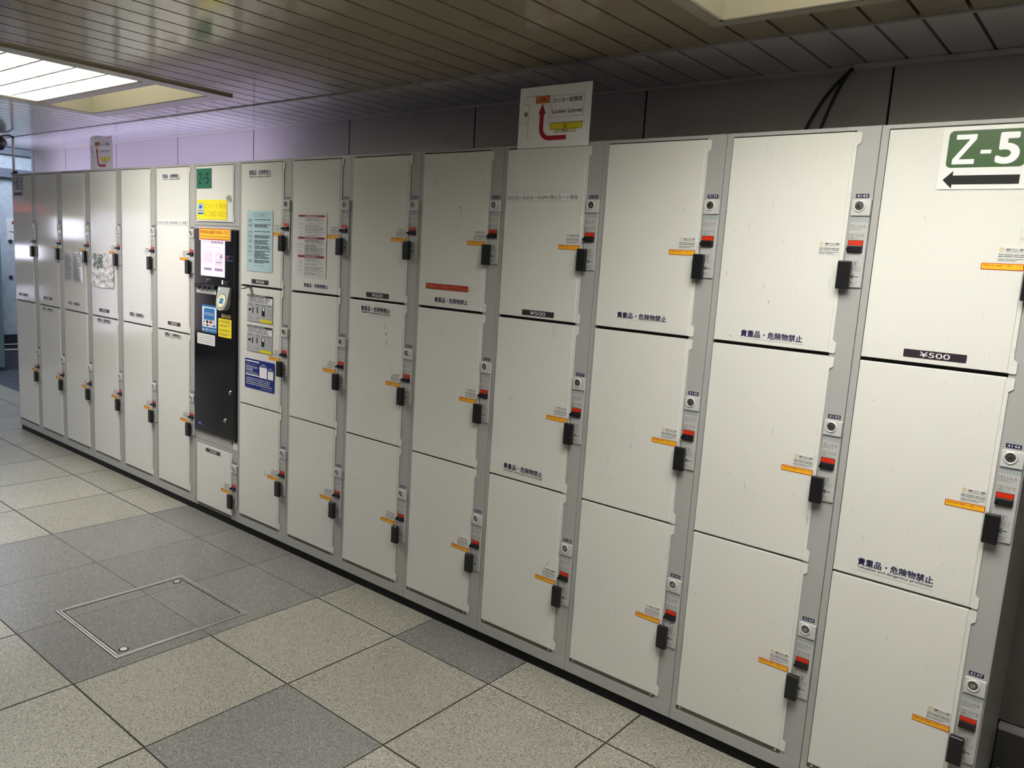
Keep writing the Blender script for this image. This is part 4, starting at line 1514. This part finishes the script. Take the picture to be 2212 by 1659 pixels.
# locker layout sheets standing above the lockers, taped to their front
def layout(x0_, x1_, wavy):
    def f(a_, y_):
        z0_, z1_ = 1.8580, 2.0510
        W, H = x1_ - x0_, z1_ - z0_
        X = lambda t: x0_ + W * t
        Z = lambda t: z1_ - H * t
        y_ = -0.0012

        nx_ = 20 if wavy else 1
        vs_, fs_ = [], []
        nz_ = 16 if wavy else 1
        def dep(t, s):
            if not wavy:
                return 0.0
            return 0.0035 * (1 + math.sin(t * 7.0 + s * 5.0) * math.cos(s * 6.0 - t * 3)) * s
        for j in range(nz_ + 1):
            for i in range(nx_ + 1):
                t, s = i / nx_, j / nz_
                vs_.append((x0_ + W * t, y_ - dep(t, s), z0_ + H * s + (0.006 * math.sin(t * 5.5) if wavy and j == nz_ else 0)))
        for j in range(nz_):
            for i in range(nx_):
                q = j * (nx_ + 1) + i
                fs_.append([q, q + 1, q + nx_ + 2, q + nx_ + 1])
        a_.add(vs_, fs_, 'paper_thin' if wavy else 'paper_bright', wavy)
        n0 = len(a_.v)
        if not wavy:
            a_.box(x0_, x1_, y_ + 0.0001, y_ + 0.0009, z0_, z1_, 'paper_white')
            n0 = len(a_.v)
        yy = y_ - 0.0004
        tk = 0.0009
        a_.rect(X(0.075), X(0.235), Z(0.155), Z(0.155) + tk, yy, 'ink_grey')
        a_.rect(X(0.235), X(0.435), Z(0.275), Z(0.155), yy, 'ink_grey')
        a_.rect(X(0.238), X(0.432), Z(0.271), Z(0.159), yy - 0.0003, 'map_orange')
        a_.text('Z6', X(0.31), X(0.365), Z(0.240), Z(0.185), yy - 0.0005, 'ink_black', 0.02)
        a_.outline(X(0.462), X(0.905), Z(0.520), Z(0.175), tk, yy, 'ink_grey')
        a_.text('ロッカー配置図', X(0.490), X(0.872), Z(0.285), Z(0.215), yy, 'ink_black', 0.012)
        a_.text('Locker Layout', X(0.478), X(0.882), Z(0.475), Z(0.395), yy, 'ink_black', 0.012)
        a_.rect(X(0.430), X(0.430) + tk, Z(0.610), Z(0.275), yy, 'ink_grey')
        a_.rect(X(0.430), X(0.930), Z(0.610), Z(0.610) + tk, yy, 'ink_grey')
        a_.rect(X(0.455), X(0.900), Z(0.715), Z(0.612), yy, 'ink_grey')
        a_.rect(X(0.458), X(0.897), Z(0.711), Z(0.616), yy - 0.0003, 'map_yellow')
        a_.text('Z5', X(0.645), X(0.695), Z(0.690), Z(0.640), yy - 0.0005, 'ink_black', 0.02)
        a_.rect(X(0.525), X(0.815), Z(0.768), Z(0.715), yy, 'ink_grey')
        a_.rect(X(0.528), X(0.812), Z(0.764), Z(0.718), yy - 0.0003, 'map_cream')
        a_.text('現在地', X(0.635), X(0.705), Z(0.757), Z(0.725), yy - 0.0005, 'ink_black', 0.01, 1)
        # route arrow
        a_.poly([(X(0.335), Z(0.280)), (X(0.388), Z(0.450)), (X(0.282), Z(0.450))], yy, 'arrow_red')
        path_o, path_i = [], []
        for q in range(9):
            t = math.radians(180 + q * 11.25)
            path_o.append((X(0.455) + math.cos(t) * W * 0.150, Z(0.680) + math.sin(t) * H * 0.205))
            path_i.append((X(0.455) + math.cos(t) * W * 0.092, Z(0.680) + math.sin(t) * H * 0.130))
        po = [(X(0.305), Z(0.450))] + path_o + [(X(0.690), Z(0.885))]
        pi_ = [(X(0.363), Z(0.450))] + path_i + [(X(0.690), Z(0.810))]
        for q in range(len(po) - 1):
            a_.poly([po[q], po[q + 1], pi_[q + 1], pi_[q]], yy, 'arrow_red')
        # washroom corner and figures
        a_.rect(X(0.075), X(0.140), Z(0.275), Z(0.275) + tk, yy, 'ink_grey')
        a_.rect(X(0.140), X(0.140) + tk, Z(0.840), Z(0.275), yy, 'ink_grey')
        a_.rect(X(0.075), X(0.140), Z(0.580), Z(0.580) + tk, yy, 'ink_grey')
        for q in (0.088, 0.112):
            a_.disc(X(q), Z(0.410), W * 0.0075, yy, 'ink_black', None, 10)
            a_.rect(X(q - 0.009), X(q + 0.009), Z(0.450), Z(0.420), yy, 'ink_black')
            a_.rect(X(q - 0.006), X(q - 0.001), Z(0.478), Z(0.450), yy, 'ink_black')
            a_.rect(X(q + 0.001), X(q + 0.006), Z(0.478), Z(0.450), yy, 'ink_black')
        if wavy:
            for q in range(n0, len(a_.v)):
                p = a_.v[q]
                t, s = (p[0] - x0_) / W, (p[2] - z0_) / H
                a_.v[q] = (p[0], p[1] - dep(t, s) - 0.0006, p[2])
    return f


sheet('layout_sign', 3, layout(0.0550, 0.3400, False), 'crisp white Locker Layout sheet standing above the three-door lockers', 'sign')
sheet('layout_sign', 11, layout(0.0310, 0.3180, True), 'wrinkled glossy Locker Layout sheet above the two-door lockers', 'sign')

# ------------------------------------------------------------------ small things
# raceway under the ceiling and two cables
a = MB()
a.box(-0.232, 2.6, DW - 0.036, DW - 0.0125, ZC - 0.0145, ZC - 0.0005, 'raceway_grey', 0.002, 2)
tag(a.build('cable_raceway'), 'grey cable duct along the top of the back wall', 'cable duct')


def bez(p0, p1, p2, p3, n=18):
    out = []
    for k in range(n + 1):
        t = k / n
        out.append(tuple(sum(c * q[i] for c, q in zip(((1 - t) ** 3, 3 * t * (1 - t) ** 2, 3 * t * t * (1 - t), t ** 3), (p0, p1, p2, p3))) for i in range(3)))
    return out


for pts_, lab in (((( -0.236, 0.486, 2.134), (-0.275, 0.485, 2.095), (-0.330, 0.48, 2.06), (-0.385, 0.47, 1.8740)), 'black cable bowing out, outer of two from the duct end'),
                  (((-0.236, 0.462, 2.124), (-0.258, 0.460, 2.09), (-0.285, 0.455, 2.03), (-0.322, 0.445, 1.8740)), 'straighter black cable, inner of two from the duct end')):
    a = MB()
    a.tube(bez(*pts_), 0.0055, 'cable_black')
    tag(a.build('cable'), lab, 'cable', 'cables above the lockers')

# security camera on a pole at the far left end
sc_ = empty('security_camera', (-5.592, 0.012, ZT), 'dome camera on a thin white pole atop the far left locker', 'security camera')
a = MB()
a.box(-0.018, 0.030, -0.018, 0.030, 0.0, 0.006, 'handle_black', 0.001, 1)
a.box(0.006, 0.034, -0.010, 0.012, 0.006, 0.022, 'handle_black', 0.002, 1)
a.build('clamp', sc_)
a = MB()
a.tube([(0, 0, 0.004), (0, 0, 0.12), (0, 0, 0.240)], 0.0085, 'pole_white', 12)
a.build('pole', sc_)
a = MB()
a.tube([(0.006, 0, 0.232), (0.004, 0, 0.246), (-0.012, -0.002, 0.250), (-0.055, -0.006, 0.260), (-0.125, -0.01, 0.261), (-0.20, -0.012, 0.255)], 0.007, 'handle_black', 10)
a.build('arm', sc_)
a = MB()
for i, (r, z) in enumerate(()):
    pass
bm = bmesh.new()
bmesh.ops.create_uvsphere(bm, u_segments=20, v_segments=12, radius=0.042)
for v in bm.verts:
    v.co = Vector((v.co.x - 0.195, v.co.y - 0.012, max(v.co.z * 0.95, -0.02) + 0.215))
a.bm(bm, 'lock_core', True)
a.build('housing', sc_)
a = MB()
bm = bmesh.new()
bmesh.ops.create_uvsphere(bm, u_segments=18, v_segments=10, radius=0.028)
for v in bm.verts:
    v.co = v.co + Vector((-0.195, -0.012, 0.192))
a.bm(bm, 'machine_black', True)
a.build('lens', sc_)

# strap end caught in a door gap
a = MB()
a.add([(0.0, -0.0008, 0.0), (0.022, -0.0008, 0.0), (0.028, -0.0500, -0.012), (0.004, -0.0560, -0.014),
       (0.0, -0.0008, -0.0018), (0.022, -0.0008, -0.0018), (0.028, -0.0500, -0.0138), (0.004, -0.0560, -0.0158)],
      [(0, 3, 2, 1), (4, 5, 6, 7), (0, 1, 5, 4), (1, 2, 6, 5), (2, 3, 7, 6), (3, 0, 4, 7)], 'strap_black')
tag(a.build('strap_end', None, (-PW * 7 + 0.088, 0.004, 1.2990)), 'black strap end poking from a door gap beside the payment machine', 'strap')

# notice on the far marble wall
a = MB()
a.box(XL + 0.001, XL + 0.004, 0.918, 1.211, 1.390, 1.617, 'paper_white')
a.box(XL + 0.004, XL + 0.0045, 0.965, 0.990, 1.552, 1.580, 'strip_red')
a.box(XL + 0.004, XL + 0.0045, 0.940, 0.952, 1.470, 1.482, 'ink_grey')
a.box(XL + 0.004, XL + 0.0045, 0.958, 0.985, 1.470, 1.478, 'ink_black')
tag(a.build('wall_notice'), 'white notice with red mark on the far blue marble wall', 'notice')
